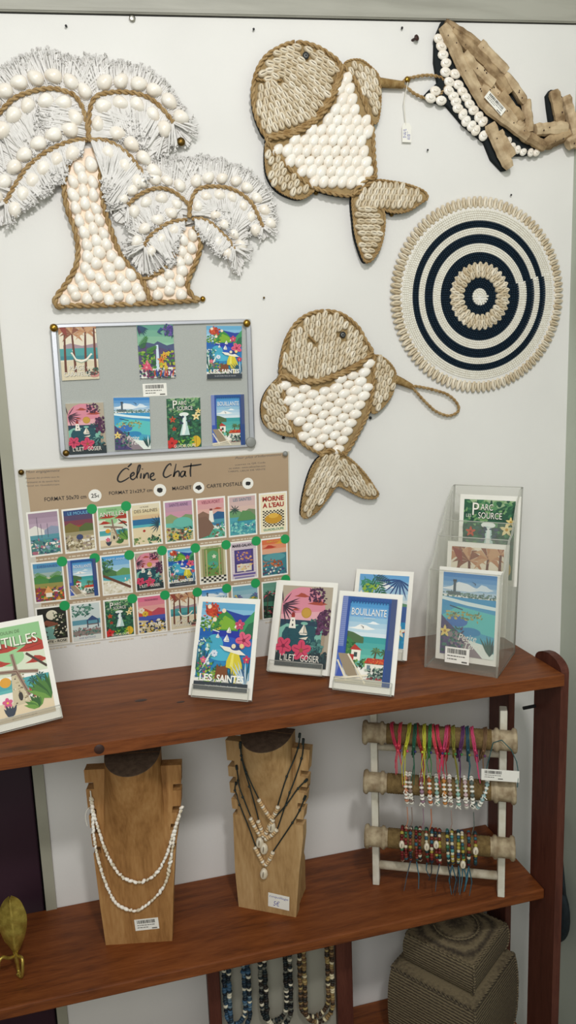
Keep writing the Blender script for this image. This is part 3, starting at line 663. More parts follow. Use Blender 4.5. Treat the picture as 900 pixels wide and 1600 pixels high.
def m_rose(l):
    a = Art(43, l); a.rect(0, 0, 1, 1.5, '#2a2b26').circ(.5, 1.2, .2, '#e3dcc4').hill([(0, .8), (.3, 1.0), (.7, .85)], '#8a5440', .6).poly([(.1, .7), (.6, .75), (.5, .4), (.6, .2), (.1, .2)], '#7fb0a5').foliage(.55, .3, 1, 1.3, ['#2f3a2c', '#4a5a3a', '#e3dcc0', '#23281f', '#3a4530'], 70, .06).foliage(0, .2, .3, .8, ['#3a2f28', '#4a3f30', '#2f3a34'], 24, .07)
    return a.rect(0, 0, 1, .2, '#d8d2c0').text('SAINTE - ROSE', .04, .05, .92, .11, '#2a2622', .03)
def m_pavilion(l):
    a = Art(44, l); a.rect(0, 0, 1, 1.5, '#c9d4d2').rect(0, .65, 1, .85, '#5f95a5').poly([(0, .4), (1, .45), (1, .2), (0, .2)], '#8a8078').foliage(0, 1.05, .7, 1.45, ['#4a7a6a', '#5f8f7a', '#3a6258'], 34, .09).poly([(.5, .8), (.72, 1.0), (.95, .8)], '#3a4f78').rect(.52, .5, .56, .8, '#3f4458').rect(.9, .5, .94, .8, '#3f4458').rect(.52, .62, .92, .66, '#6a5a58').foliage(0, .2, 1, .5, ['#6a8a80', '#a08a88', '#8a5a5a', '#4a6a62'], 44, .07).rect(0, 0, 1, .18, '#d4d6cf')
    return a.text('ANSE BERTRAND', .2, .06, .6, .08, '#5a6a90')
def m_flower(l): return simple(45, l, ('#e6c0a0', '#d8608a'), ('#3f4fa0', '#5a6ab8'), ('#c9503f', '#b84a5a', '#c9b890'), ['#2a2f2c', '#3a4a3a', '#e0d8c4', '#d8b03a', '#2f3f7a'], 'TROIS-RIVIERES', '#4a3a4a', .07, tw=.5).flower(.12, .95, .12, '#e6dcc8', '#d8a03a', 7).flower(.25, .8, .12, '#d8b03a', '#7a4a2a', 7)
def m_bird(l): return simple(46, l, ('#c4d8dc', '#6aa5b8'), ('#5a9ab0', '#8fc0b8'), ('#6a8f5a', '#7d9a5a', '#3f6a8a'), ['#3f6a8a', '#d8b03a', '#5a4a8a', '#4a8a5a', '#c9c0e0'], palms=2)
def m_dark(l): return simple(47, l, ('#7fa890', '#5f8f80'), ('#4f8a70', '#3f6a5a'), ('#2f4a44', '#3a5a50', '#26352f'), ['#26352f', '#3a5a44', '#b84a5a', '#1f2a28', '#4a7a5a'], palms=3)
MINI = [[m_harbour, m_moule, a_mill, m_salines, m_anne, m_fort, m_bay, m_morne],
        [m_deshaies, a_bouillante, m_tree, a_gosier, a_saintes, m_door, m_marie, m_sunset],
        [m_rose, m_pavilion, a_source, m_flower, a_caravelle, a_terre, m_bird, m_dark]]
def barcode_art(a, W, H, s=3, bars=True, lines=2):
    r = random.Random(s); x = W*.1
    if bars:
        while x < W*.85:
            w = W*r.choice((.015, .025, .04)); a.p.append(([(x, H*.6), (x+w, H*.6), (x+w, H*.9), (x, H*.9)], None, 'barcode')); x += w+W*r.choice((.012, .02))
    for i in range(lines):
        y = H*(.42-.2*i); x = W*.1
        while x < W*(.8 if i == 0 else .5):
            w = W*r.uniform(.04, .12); a.p.append(([(x, y), (x+w, y), (x+w, y+H*.06), (x, y+H*.06)], None, 'ink_grey')); x += w+W*.02
    a.p.append(([(W*.7, H*.08), (W*.92, H*.08), (W*.92, H*.17), (W*.7, H*.17)], None, 'ink_grey'))
def sticker(parent, O, U, V, N, W, H, label, seed=3, root=None, name='price_sticker', txt=None):
    """O lower left, U,V unit vectors"""
    O, U, V, N = map(Vector, (O, U, V, N)); mb = MB(); mb.obox(O, U*W, V*H, N*.0003, 'paper')
    a = Art()
    if txt:
        for t, x, y, w, h, c in txt: a.text(t, W*x, H*y, W*w, H*h, c, 0, 'l', .2)
    else: barcode_art(a, W, H, seed)
    a.put(mb, O+N*.0003, U, V*VH, N)
    o = mb.build(name, parent, root); o['label'] = label; return o
# ------------------------------------------------------------------ the setting
struct(MB().box(-.138, .99, 0, .12, -1.9, .9, 'wall'), 'wall_back')
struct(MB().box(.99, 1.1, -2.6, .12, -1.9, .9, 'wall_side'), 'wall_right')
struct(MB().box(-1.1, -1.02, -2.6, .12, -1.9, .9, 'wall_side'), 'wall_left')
struct(MB().box(-1.1, 1.1, -2.6, .12, -1.98, -1.9, 'floor_tile'), 'floor')
struct(MB().box(-.158, -.138, -.006, .1, -1.9, .9, 'jamb'), 'trim_2')
d = MB().box(-1.02, -.165, .03, .07, -1.9, .9, 'purple')
d.box(-.167, -.158, .04, .1, -1.9, .9, 'gap_dark')
d.box(-.93, -.29, .022, .03, -.9, .75, 'purple').box(-.93, -.29, .022, .03, -1.8, -1.0, 'purple')
bevel(struct(d, 'door_1'), .003)
# tilted beam along the top of the wall
A = atY(-40, 17.5, -.006); B = atY(940, 37.5, -.006); X = (B-A); Zv = Vector((-X.z, 0, X.x)).normalized()
t = MB(); O = A-X*.9; L = X*1.95
t.obox(O+Zv*.0015, L, Vector((0, .02, 0)), Zv*.2, 'beam')
t.obox(O+Zv*.003+Vector((0, -.002, 0)), L, Vector((0, .002, 0)), Zv*.006, 'beam')
t.obox(O+Vector((0, .004, 0)), L, Vector((0, .016, 0)), Zv*.0015, 'gap_dark')
bevel(struct(t, 'trim_1'), .0015)
# ------------------------------------------------------------------ shelf unit
ZS, ZL, ZB = -.558, -1.028, -1.42
XR = .808
su = thing('shelf_unit', 'reddish brown wooden shelf unit standing against the white wall', 'shelf', (.2, -.14, -1.9))
for z, yf in ((ZS, -.283), (ZL, -.238), (ZB, -.26)):
    b = MB().box(-.95, XR, yf, -.001, z-.022, z, 'shelf_wood')
    if z == ZS:
        k = atY(155, 1170, yf-.0004); b.lathe([(0, .0085), (.0004, .008)], (k.x, yf, k.z-.001), (0, -1, 0), 'knot', 14)
        b.ell((.05, -.14, z), (.012, 0, 0), (0, .006, 0), (0, 0, .0003), 'knot'); b.ell((.117, -.17, z), (.008, 0, 0), (0, .0045, 0), (0, 0, .0003), 'knot')
    bevel(b.build('shelf', su, su), .003)
def plank(y0, y1, x0, x1, zt):
    h = (y1-y0)/2; yc = (y0+y1)/2
    prof = [(y0, -1.9)]+[(yc-h*cos(pi*i/12), zt-h*.55+h*.55*sin(pi*i/12)) for i in range(13)]+[(y1, -1.9)]
    return MB().prismx(prof, x0, x1, 'post_wood')
bevel(plank(-.272, -.185, .809, .824, -.536).build('post', su, su), .002)
bevel(MB().box(.809, .824, -.09, -.008, -1.9, -.59, 'post_wood').build('post', su, su), .002)
bevel(plank(-.272, -.185, -.98, -.951, -.536).build('post', su, su), .002)
bevel(MB().box(-.98, -.951, -.09, -.008, -1.9, -.59, 'post_wood').build('post', su, su), .002)
p = atX(816, 1109, .809)
# black peg sticking out of the wall between the two right posts
q = atX(836, 1103, .809)
pg = MB().tube([q, q+Vector((-.026, 0, -.001))], .0035, 'iron', 10); tag(pg.build('shelf_peg'), 'short black peg sticking out of the right front shelf post', 'peg')
# ------------------------------------------------------------------ pins and screws
def pin(px, py, label, name='thumbtack', r=.0052, y=0.0, m='brass', grp=None):
    p = atY(px, py, y-.006); o = Vector((p.x, y, p.z))
    mb = MB().lathe([(-.003, .0012), (.003, .0012), (.0032, r*.75), (.0045, r), (.0062, r*.92), (.0078, r*.62), (.0086, r*.2)], o, (0, -1, 0), m, 14)
    return tag(mb.build(name), label, 'pin', grp)
PG = 'brass pins pushed into the wall'
pin(317, 467, 'brass pin at the right foot of the shell palm tree', grp=PG)
pin(283, 221, 'dark brass pin in the fringe tip of the large palm crown', r=.0075, y=-.012, m='old_brass', grp=PG)
pin(637, 124, 'brass pin holding the cord loop of the upper shell fish', r=.006, y=-.006, grp=PG)
pin(494, 300, 'brass pin under the belly of the upper shell fish', m='old_brass', grp=PG)
pin(612, 334, 'brass pin under the tail of the upper shell fish', m='old_brass', grp=PG)
pin(84, 512, 'brass pin at the top left corner of the magnet board', r=.007, y=-.009, grp=PG)
pin(386, 505, 'brass pin at the top right corner of the magnet board', r=.007, y=-.009, grp=PG)
pin(103, 708, 'brass pin at the bottom left corner of the magnet board', r=.006, y=-.009, m='old_brass', grp=PG)
pin(33, 738, 'bronze pin at the top left corner of the kraft poster', y=-.002, m='old_brass', grp=PG)
pin(446, 709, 'grey pin at the top right corner of the kraft poster', y=-.002, m='grey_plastic', grp=PG)
pin(443, 684, 'small dark pin under the left fin of the lower shell fish', r=.003, m='iron')
pin(579, 653, 'small dark pin under the right fin of the lower shell fish', r=.003, m='iron')
pin(591, 772, 'small dark pin at the tail tip of the lower shell fish', r=.003, m='iron')
def screw(px, py, label, r=.003, m='iron', tilt=(-.3, -1, -.1), L=.008, name='wall_screw'):
    p = atY(px, py, 0); o = Vector((p.x, .001, p.z))
    mb = MB().lathe([(0, r*.45), (L*.7, r*.45), (L*.72, r), (L*.9, r), (L, r*.6)], o, tilt, m, 10)
    return tag(mb.build(name), label, 'screw')
screw(206, 30, 'pale metal screw high on the wall under the grey beam', .0055, 'steel', (.1, -1, 0), .006)
screw(105, 42, 'tiny rusty nail high on the wall above the palm tree', .002)
screw(397, 47, 'tiny bent nail on the wall left of the upper fish head', .002)
screw(628, 45, 'small dark nail left of the driftwood whale', .0022)
screw(644, 63, 'brown screw sticking out left of the driftwood whale head', .0055, 'knot', (.5, -1, .1), .014)
screw(413, 465, 'tiny nail on the wall above the lower shell fish', .002, 'old_brass')
screw(668, 235, 'tiny black nail on the wall below the whale belly', .0018)
screw(798, 305, 'tiny black nail on the wall above the round beaded disc', .0018)
# ------------------------------------------------------------------ shell mosaics
def ZP(pts, f): return [w2(*f(p)) for p in pts]
def backing_part(parent, polys, y0, y1, m='backing', name='backing', md='felt'):
    mb = MB()
    for P in polys: mb.prism(P, y0, y1, m, md)
    return mb.build(name, parent, parent)
def fill(mb, poly, kind, ang, sx, sz, a, b, h, y, margin, mats, jit=.12, seed=1, field=None, keep=None, polar=None):
    """rows of shells inside poly; long axis at ang, sx spacing along it, sz across it"""
    r = random.Random(seed); n = 0
    if polar:
        C = polar; R0 = sz; pts = []
        k = 1
        while k < 60:
            R = k*sz; c = max(6, int(2*pi*R/sx))
            for i in range(c): pts.append((C[0]+R*cos(2*pi*(i+.5*(k % 2))/c), C[1]+R*sin(2*pi*(i+.5*(k % 2))/c)))
            k += 1
    else:
        xs = [p[0] for p in poly]; zs = [p[1] for p in poly]; c = ((min(xs)+max(xs))/2, (min(zs)+max(zs))/2); D = max(max(xs)-min(xs), max(zs)-min(zs))
        ca, sa = cos(ang), sin(ang); pts = []
        for j in range(-int(D/sz)-1, int(D/sz)+2):
            for i in range(-int(D/sx)-1, int(D/sx)+2):
                u = (i+.5*(j % 2))*sx; v = j*sz; pts.append((c[0]+u*ca-v*sa, c[1]+u*sa+v*ca))
    for p in pts:
        p = (p[0]+r.gauss(0, jit)*b*.5, p[1]+r.gauss(0, jit)*b*.5)
        if not inside(p, poly) or edist(p, poly) < margin: continue
        if keep and not keep(p): continue
        th = (field(p) if field else ang)+r.gauss(0, jit)
        k = r.uniform(.92, 1.1); m = r.choice(mats)
        if kind == 'c': mb.cowrie(p, th+(pi if r.random() < .5 else 0), a*k, b*k, h, m, y-.0016*r.random())
        else: mb.shell(p, th, a*k, b*k, h, m, y)
        n += 1
    return n
COW = ['cowrie', 'cowrie', 'cowrie_pale']
def fish(name_label, f, head, band, body, finA, finB, tail, joint, mouth, eye, field, wang, wsx, wsz, wa, wb, wrap, loop, tail_field, finA_ang, finB_ang, tailmid):
    H, B, FA, FB, T = [ZP(smooth([Vector(p+(0,)) for p in q], 4, True), f) for q in (head, body, finA, finB, tail)]
    c = sum((Vector(p) for p in H), Vector((0, 0)))/len(H)
    t = thing('shell_fish', name_label, 'wall decoration', (c[0], 0, c[1]))
    backing_part(t, [H, B, FA, FB, T], -.017, -.0005)
    Y = -.017
    # head
    mb = MB(); MZ = ZP(mouth, f)
    ez = ZP([eye], f)[0]
    mline = MZ
    def keep(p): return (Vector(p)-Vector(ez)).length > .009 and min((Vector(p)-Vector(q)).length for q in resample([Vector((q[0], q[1], 0)) for q in mline], .004) for q in [Vector((q.x, q.y))]) > .0042
    fill(mb, H, 'c', radians(20), .0127, .0112, .0094, .0059, .0066, Y, .0062, COW, .09, 3, field, keep)
    hd = mb.build('cowrie_head', t, t)
    # eye
    e = MB(); e.tube([(ez[0]+.0048*cos(2*pi*i/16), Y-.005, ez[1]+.0048*sin(2*pi*i/16)) for i in range(16)], .0015, 'iron', 6, closed=True)
    e.ell((ez[0], Y-.003, ez[1]), (.0048, 0, 0), (0, .0035, 0), (0, 0, .0048), 'grey_plastic'); e.ell((ez[0], Y-.0062, ez[1]), (.002, 0, 0), (0, .001, 0), (0, 0, .002), 'iron')
    e.build('eye', t, t)
    MB().rope(up3(mline, Y-.004), .0024, 'rope').build('mouth_cord', t, t)
    # body
    mb = MB(); fill(mb, B, 's', wang, wsx, wsz, wa, wb, .0085, Y, .0068, ['white_shell'], .08, 5, keep=lambda p: not inside(p, H) and edist(p, H) > .0088); mb.build('white_shell_body', t, t)
    for P, an, nm in ((FA, finA_ang, 'fin'), (FB, finB_ang, 'fin')):
        mb = MB(); fill(mb, P, 'c', an, .0152, .0096, .0088, .0056, .006, Y, .0036, COW, .1, 6, field=(lambda p, an=an, P=P: an), keep=lambda p: not (inside(p, B) or inside(p, H)) and min(edist(p, B), edist(p, H)) > .0022)
        mb.build(nm, t, t)
    mb = MB(); tm = ZP([tailmid], f)[0]
    fill(mb, T, 'c', 0, .0118, .0106, .0090, .0055, .006, Y, .0055, COW, .1, 7, field=lambda p: tail_field(p, tm)); mb.build('tail', t, t)
    r = MB()
    r.rope(up3(H, Y-.002), .0042, 'rope', True); r.rope(up3(B, Y-.003), .0042, 'rope', True)
    for q in band:
        bl = ZP(smooth([Vector(p+(0,)) for p in q], 5), f); r.rope(up3(bl, Y-.006), .0048, 'rope')
    r.rope(up3(ZP(smooth([Vector(p+(0,)) for p in joint], 5), f), Y-.005), .0048, 'rope')
    r.rope(up3(T, Y-.001), .0026, 'rope', True); r.rope(up3(FA, Y-.0005), .0021, 'rope', True); r.rope(up3(FB, Y-.0005), .0021, 'rope', True)
    r.build('rope_border', t, t)
    # handle
    W = ZP(wrap, f); h = MB(); wp = resample(up3(W, -.0115), .0016); n = len(wp)
    h.tube(wp, [(.0088-(.0025 if name_label.startswith('upper') else .0035)*i/n)*(1.06 if i % 2 else .94) for i in range(n)], 'sisal', 10); hw = h.build('handle_wrap', t, t)
    MB().rope(up3(ZP(smooth([Vector(p+(0,)) for p in loop], 6), f), -.009), .0032, 'rope').build('hanging_loop', t, t)
    return t
z2 = zoomer(370, 40, 2.727)
fish('upper shell fish wall hanging with head up left and looped cord handle', z2,
  head=[(250, 76), (330, 92), (390, 125), (438, 172), (425, 240), (395, 310), (350, 380), (290, 432), (220, 462), (130, 478), (95, 430), (72, 360), (66, 290), (76, 220), (110, 150), (170, 102)],
  band=[[(436, 170), (436, 230), (408, 305), (358, 385), (298, 437), (226, 472), (132, 488)]],
  body=[(440, 172), (500, 240), (535, 320), (560, 390), (575, 450), (580, 560), (585, 650), (540, 690), (490, 726), (400, 718), (320, 690), (250, 640), (190, 580), (150, 530), (125, 480), (220, 455), (290, 425), (350, 370), (395, 300), (425, 230)],
  finA=[(455, 168), (520, 148), (580, 190), (605, 230), (610, 330), (597, 412), (568, 410), (540, 320), (500, 245)],
  finB=[(125, 500), (120, 560), (130, 640), (170, 700), (230, 733), (280, 738), (324, 708), (318, 690), (250, 640), (190, 580), (150, 530)],
  tail=[(585, 662), (660, 668), (730, 682), (790, 706), (810, 736), (780, 758), (720, 794), (650, 796), (602, 775), (625, 800), (625, 870), (610, 940), (580, 992), (550, 1010), (530, 980), (505, 900), (496, 830), (490, 735), (520, 690)],
  joint=[(585, 652), (545, 662), (512, 692), (492, 728)],
  mouth=[(78, 234), (130, 244), (188, 238)], eye=(289, 135),
  field=lambda p: -radians(35)-.42*(-atan2(p[1]-w2(*z2((135, 240)))[1], p[0]-w2(*z2((135, 240)))[0])),
  wang=radians(52), wsx=.0228, wsz=.0142, wa=.0132, wb=.0094,
  wrap=[(602, 240), (650, 245), (712, 251)], loop=[(700, 248), (726, 226), (775, 212), (835, 208), (882, 222), (894, 255), (868, 290), (812, 305), (762, 286), (726, 258), (704, 250)],
  tail_field=lambda p, m: radians(-8) if p[1] < m[1]-.004 and p[0] < w2(*z2((640, 0)))[0] else radians(78), finA_ang=radians(110), finB_ang=radians(65), tailmid=(600, 760))
z5 = zoomer(390, 460, 2.571)
fish('lower shell fish wall hanging, upright with narrow cord loop to its right', z5,
  head=[(300, 68), (370, 82), (430, 130), (465, 190), (488, 236), (440, 276), (380, 310), (300, 340), (220, 350), (130, 325), (122, 300), (127, 250), (146, 180), (182, 120), (232, 82)],
  band=[[(490, 234), (442, 278), (382, 314), (302, 344), (220, 354), (126, 328)]],
  body=[(490, 238), (495, 300), (490, 390), (470, 480), (430, 560), (380, 640), (330, 630), (285, 638), (220, 606), (176, 556), (150, 480), (132, 400), (122, 325), (220, 346), (300, 336), (380, 306), (440, 270)],
  finA=[(496, 248), (540, 258), (578, 300), (584, 340), (570, 400), (530, 455), (490, 476), (488, 400), (496, 310)],
  finB=[(118, 335), (72, 382), (50, 430), (47, 480), (62, 524), (100, 552), (140, 566), (182, 566), (160, 510), (140, 430), (126, 360)],
  tail=[(330, 636), (284, 652), (252, 692), (227, 760), (210, 840), (208, 888), (230, 895), (270, 868), (318, 808), (350, 768), (400, 790), (450, 814), (498, 818), (513, 800), (498, 775), (468, 730), (428, 685), (384, 650)],
  joint=[(280, 648), (305, 630), (335, 624), (382, 642)],
  mouth=[(205, 128), (228, 162), (262, 196)], eye=(369, 163),
  field=lambda p: radians(93)-radians(34)*max(-.3, min(1.2, (p[0]-w2(*z5((150, 200)))[0])/(w2(*z5((440, 200)))[0]-w2(*z5((150, 200)))[0]))),
  wang=radians(12), wsx=.0250, wsz=.0146, wa=.0132, wb=.0093,
  wrap=[(586, 340), (615, 352), (652, 370)], loop=[(646, 368), (690, 372), (745, 384), (800, 403), (838, 438), (842, 470), (806, 488), (752, 470), (702, 424), (664, 382), (646, 368)],
  tail_field=lambda p, m: radians(62) if p[0] < m[0] else radians(118), finA_ang=radians(75), finB_ang=radians(115), tailmid=(350, 720))
# ------------------------------------------------------------------ price tag on its string
p0 = atY(637, 128, -.012); p1 = atY(634, 196, -.006)
tg = thing('price_tag', 'small white handwritten price tag hanging on a string under the fish handle', 'tag', (p1.x, 0, p1.z))
MB().tube([p0, atY(631, 160, -.01), p1], .0009, 'string', 5).tube([p0, atY(633, 150, -.011)], .0009, 'string', 5).build('string', tg, tg)
a = atY(628.5, 222, -.006); mb = MB().prism([(a.x, a.z), (a.x+.0185, a.z), (a.x+.0185, a.z+.028), (a.x+.014, a.z+.034), (a.x+.0045, a.z+.034), (a.x, a.z+.028)], -.0064, -.0056, 'paper')
Ar = Art(); Ar.text('35€', .05, .3, .4, 1.1, 'ink_blue', 0, 'l', .3).text('Poisson', .52, .1, .4, 1.0, 'ink_blue', 0, 'l', .3)
Ar.put(mb, (a.x+.001, -.0064, a.z+.003), (.0165, 0, 0), (0, 0, .022), (0, -1, 0))
mb.build('tag_card', tg, tg)
# ------------------------------------------------------------------ round beaded disc
cx, cz, RR = .7785, .1435, .166
dk = thing('beaded_disc', 'round black and white beaded wall disc with a cowrie shell rim', 'wall decoration', (cx, 0, cz))
MB().lathe([(0, .172), (.006, .172)], (cx, -.001, cz), (0, -1, 0), 'canvas', 48, smooth=False).build('backing', dk, dk)
mb = MB(); dr = .0043; N = int(RR/dr)
def bandcol(q):  # q = r / rim radius
    for lim, c in ((.085, 'w'), (.205, 'n'), (.335, None), (.455, 'n'), (.545, 'w'), (.63, 'n'), (.70, 'w'), (.765, 'n'), (1.2, 'w')):
        if q < lim: return c
for k in range(N+1):
    r0 = k*dr; n = max(1, int(2*pi*r0/.0044))
    for i in range(n):
        th = 2*pi*i/n; s = ((th-radians(16)) % (2*pi))/(2*pi); r1 = r0+dr*s
        if r1 > RR: continue
        c = bandcol((r0+dr*.5)/.19)
        if c is None: continue
        x, z = cx+r1*cos(th), cz+r1*sin(th); h = .0026
        tx, tz = -sin(th)*.00225, cos(th)*.00225; nx, nz = cos(th)*.00218, sin(th)*.00218; y = -.0065
        v = [(x-tx-nx, y, z-tz-nz), (x+tx-nx, y, z+tz-nz), (x+tx+nx, y, z+tz+nz), (x-tx+nx, y, z-tz+nz)]
        v += [(x+(p[0]-x)*.66, y-h, z+(p[2]-z)*.66) for p in v]
        mb.add(v, [(0, 1, 5, 4), (1, 2, 6, 5), (2, 3, 7, 6), (3, 0, 4, 7), (4, 5, 6, 7)], 'bead_white' if c == 'w' else 'bead_navy', False)
for a_, b_ in ((.085, .205), (.335, .455), (.545, .63), (.70, .765)): mb.lathe([(0, .19*a_-.001), (0, .19*b_-.001)], (cx, -.0071, cz), (0, -1, 0), 'bead_navy', 48, False, False)
mb.build('bead_rings', dk, dk)
mb = MB()
for i in range(100):
    th = 2*pi*i/100; mb.cowrie((cx+.1795*cos(th), cz+.1795*sin(th)), th+rnd.gauss(0, .05), .0126, .0056, .007, rnd.choice(COW), -.003)
mb.build('cowrie_rim', dk, dk)
mb = MB()
for n, r1, y in ((17, .0455, -.0055), (21, .0535, -.0065), (26, .0465+.0125, -.0055)):
    pass
for n, r1 in ((22, .0435), (28, .0535)):
    for i in range(n):
        th = 2*pi*(i+.5*(n == 28))/n; mb.cowrie((cx+r1*cos(th), cz+r1*sin(th)), th+rnd.gauss(0, .1), .0092, .0058, .007, rnd.choice(COW), -.0065)
for i in range(32):
    th = 2*pi*i/32; mb.cowrie((cx+.0605*cos(th), cz+.0605*sin(th)), th+rnd.gauss(0, .1), .0075, .0054, .006, rnd.choice(COW), -.005)
mb.build('cowrie_ring', dk, dk)
# ------------------------------------------------------------------ driftwood whale
z3 = zoomer(560, 0, 2.647)
wo = [(350, 84), (322, 150), (320, 250), (334, 335), (300, 365), (272, 395), (330, 420), (372, 432), (440, 512), (528, 585), (556, 655), (602, 704), (624, 700), (630, 640), (700, 640), (742, 628), (790, 600), (862, 572), (880, 560), (900, 605), (910, 540), (880, 400), (850, 400), (825, 370), (800, 368), (785, 390), (790, 440), (800, 510), (735, 520), (712, 470), (700, 420), (680, 420), (640, 330), (605, 290), (510, 185), (430, 125)]
WO = ZP(wo, z3); wc = w2(*z3((520, 400)))
wh = thing('driftwood_whale', 'whale shaped driftwood wall hanging with a row of white shells', 'wall decoration', (wc[0], 0, wc[1]))
MB().prism(WO, -.010, -.0005, 'felt').build('backing', wh, wh)
sticks = [((358, 92), (500, 188), 36), ((495, 185), (606, 300), 38), ((598, 312), (682, 430), 40), ((380, 135), (530, 270), 44), ((345, 110), (432, 292), 42), ((428, 228), (550, 355), 40), ((520, 265), (617, 392), 44), ((426, 275), (522, 445), 46), ((500, 365), (640, 512), 44), ((582, 388), (672, 502), 48), ((688, 418), (702, 550), 38), ((516, 440), (690, 572), 46), ((672, 560), (766, 612), 44), ((650, 505), (682, 552), 38), ((722, 542), (852, 534), 44), ((764, 602), (866, 555), 46), ((540, 515), (622, 696), 46), ((572, 548), (628, 652), 42), ((800, 378), (828, 512), 46), ((850, 402), (892, 560), 46), ((856, 602), (905, 586), 44), ((440, 300), (512, 362), 26), ((545, 350), (600, 420), 26)]
for i, (a, b, w) in enumerate(sticks):
    P0, P1 = w2(*z3(a)), w2(*z3(b)); L = (P1-P0).length; rr = w/2.647*.00132/2; r = random.Random(50+i); mb = MB(); pts = []; R = []
    n = 9; bow = r.uniform(-1, 1)*.0018; d = (P1-P0).normalized(); nv = Vector((-d.y, d.x)); ends = r.uniform(.78, .92)
    for k in range(n+1):
        q = k/n; p = P0.lerp(P1, q)+nv*(bow*sin(pi*q)+r.gauss(0, .0002)); yy = -.010-rr*.62-(i % 3)*.0016
        pts.append((p.x, yy, p.y)); R.append(rr*(1+.06*r.gauss(0, 1))*(ends if k in (0, n) else 1))
    mk = 'drift' if i % 3 else 'drift_dark'
    o0 = len(mb.v); mb.tube(pts, R, mk, 9, smooth=False); pf = [1+r.gauss(0, .1) for _ in range(9)]
    for j in range((n+1)*9):
        c_ = Vector(pts[j//9]); k = pf[j % 9]*(1+r.gauss(0, .03)); mb.v[o0+j] = tuple(c_+(Vector(mb.v[o0+j])-c_)*k)
    for e_, j0 in ((0, 0), (1, n*9)):
        for j in range(9): mb.v[o0+(n+1)*9+e_*9+j] = mb.v[o0+j0+j]
    for k in range(3):
        q = r.uniform(.12, .88); p = P0.lerp(P1, q)+nv*rr*r.uniform(-.5, .5)
        mb.ell((p.x, yy-rr*.82, p.y), (.0014, 0, 0), (0, rr*.12, 0), (0, 0, .0016), 'knot', 7, 4)
    mb.build('driftwood_stick', wh, wh)
discs = [(335, 160), (345, 192), (352, 226), (364, 260), (362, 297), (402, 305), (378, 338), (376, 375), (415, 350), (395, 398), (432, 378), (405, 420), (447, 402), (413, 447), (462, 430), (434, 472), (478, 455), (447, 500), (500, 482), (470, 520), (517, 502), (487, 538), (519, 560), (320, 375), (344, 415), (300, 405), (622, 582), (638, 605), (660, 618), (683, 628), (714, 630), (738, 630)]
mb = MB()
for k_, p in enumerate(discs):
    if k_ == 26: mb.build('white_shell_row', wh, wh); mb = MB()
    c = w2(*z3(p)); th = radians(rnd.uniform(-25, 15)); s = .0112 if p[1] < 570 else .0085
    mb.shell(c, th+(1.0 if p[1] > 470 else 0), s, s*.78, .005, 'white_shell', -.012, 12, .05)
    mb.ell((c[0]-.001, -.0172, c[1]), (s*.45*cos(th), 0, s*.45*sin(th)), (0, .0012, 0), (-s*.33*sin(th), 0, s*.33*cos(th)), 'white_shell', 8, 4)
mb.build('white_shell_row', wh, wh)
a, b, c = [atY(*z3(q), -.034) for q in ((520, 402), (590, 480), (548, 360))]
U = (b-a).normalized(); V = Vector((-U.z, 0, U.x)); sticker(wh, a, U, V, (0, -1, 0), (b-a).length, .016, 'white barcode price sticker', 5, wh)
# ------------------------------------------------------------------ palm trees of rope, shells and cotton fringe
def PX(pts): return [w2(*p) for p in pts]
def SM(pts, n=5): return [w2(p.x, p.y) for p in smooth([Vector((a, b, 0)) for a, b in pts], n)]
palm = thing('shell_palm_trees', 'two palm trees of white shells, rope and cotton fringe on the wall', 'wall decoration', (w2(200, 470)[0], 0, w2(200, 470)[1]))
BF = [[(137.8, 218), (137.8, 208), (134, 187), (128, 167), (117, 151), (103, 144), (85, 139.6), (67.5, 140.4), (50, 144), (32, 150), (16, 160), (0, 177), (-12, 192)],
      [(139, 220), (139, 195), (141, 170), (150, 152.5), (170, 146), (195, 145), (220, 149), (240, 159), (257, 175), (270, 192)],
      [(137, 220), (120, 220), (95, 227), (70, 240), (45, 260), (27, 285), (15, 306), (8, 318)],
      [(137, 220), (160, 220), (180, 227), (200, 242), (215, 260), (227, 276)]]
SF = [[(294.7, 341), (295, 323), (287, 313), (274, 302), (259, 296), (243, 295), (225, 301), (209, 312), (200, 321)],
      [(296, 341), (298, 316), (306, 299), (320, 293), (340, 292), (358, 295), (374, 302), (390, 315), (399, 329), (410, 355)],
      [(292, 344), (274, 346), (259, 351), (243, 362), (232, 372), (225, 385)],
      [(299, 343), (315, 343), (329, 349), (343, 362), (357, 376), (366, 390)]]
CB = [(-40, 135), (0, 112), (22, 97), (60, 84), (75, 82), (110, 94), (150, 88), (190, 100), (230, 110), (262, 135), (280, 165), (297, 190), (302, 215), (296, 232), (283, 222), (268, 240), (240, 248), (228, 268), (222, 285), (208, 300), (200, 318), (186, 330), (174, 322), (166, 290), (156, 252), (140, 238), (112, 240), (98, 268), (88, 285), (62, 306), (36, 328), (20, 345), (-4, 356), (-40, 330)]
CS = [(175, 345), (168, 305), (186, 276), (213, 258), (240, 252), (280, 247), (320, 248), (350, 253), (365, 262), (385, 268), (400, 285), (420, 300), (425, 330), (428, 362), (418, 376), (400, 362), (390, 352), (387, 392), (378, 432), (368, 430), (360, 408), (344, 398), (330, 382), (316, 366), (300, 350), (284, 352), (272, 380), (266, 408), (246, 424), (220, 430), (208, 414), (197, 393), (200, 370), (206, 348), (190, 350)]
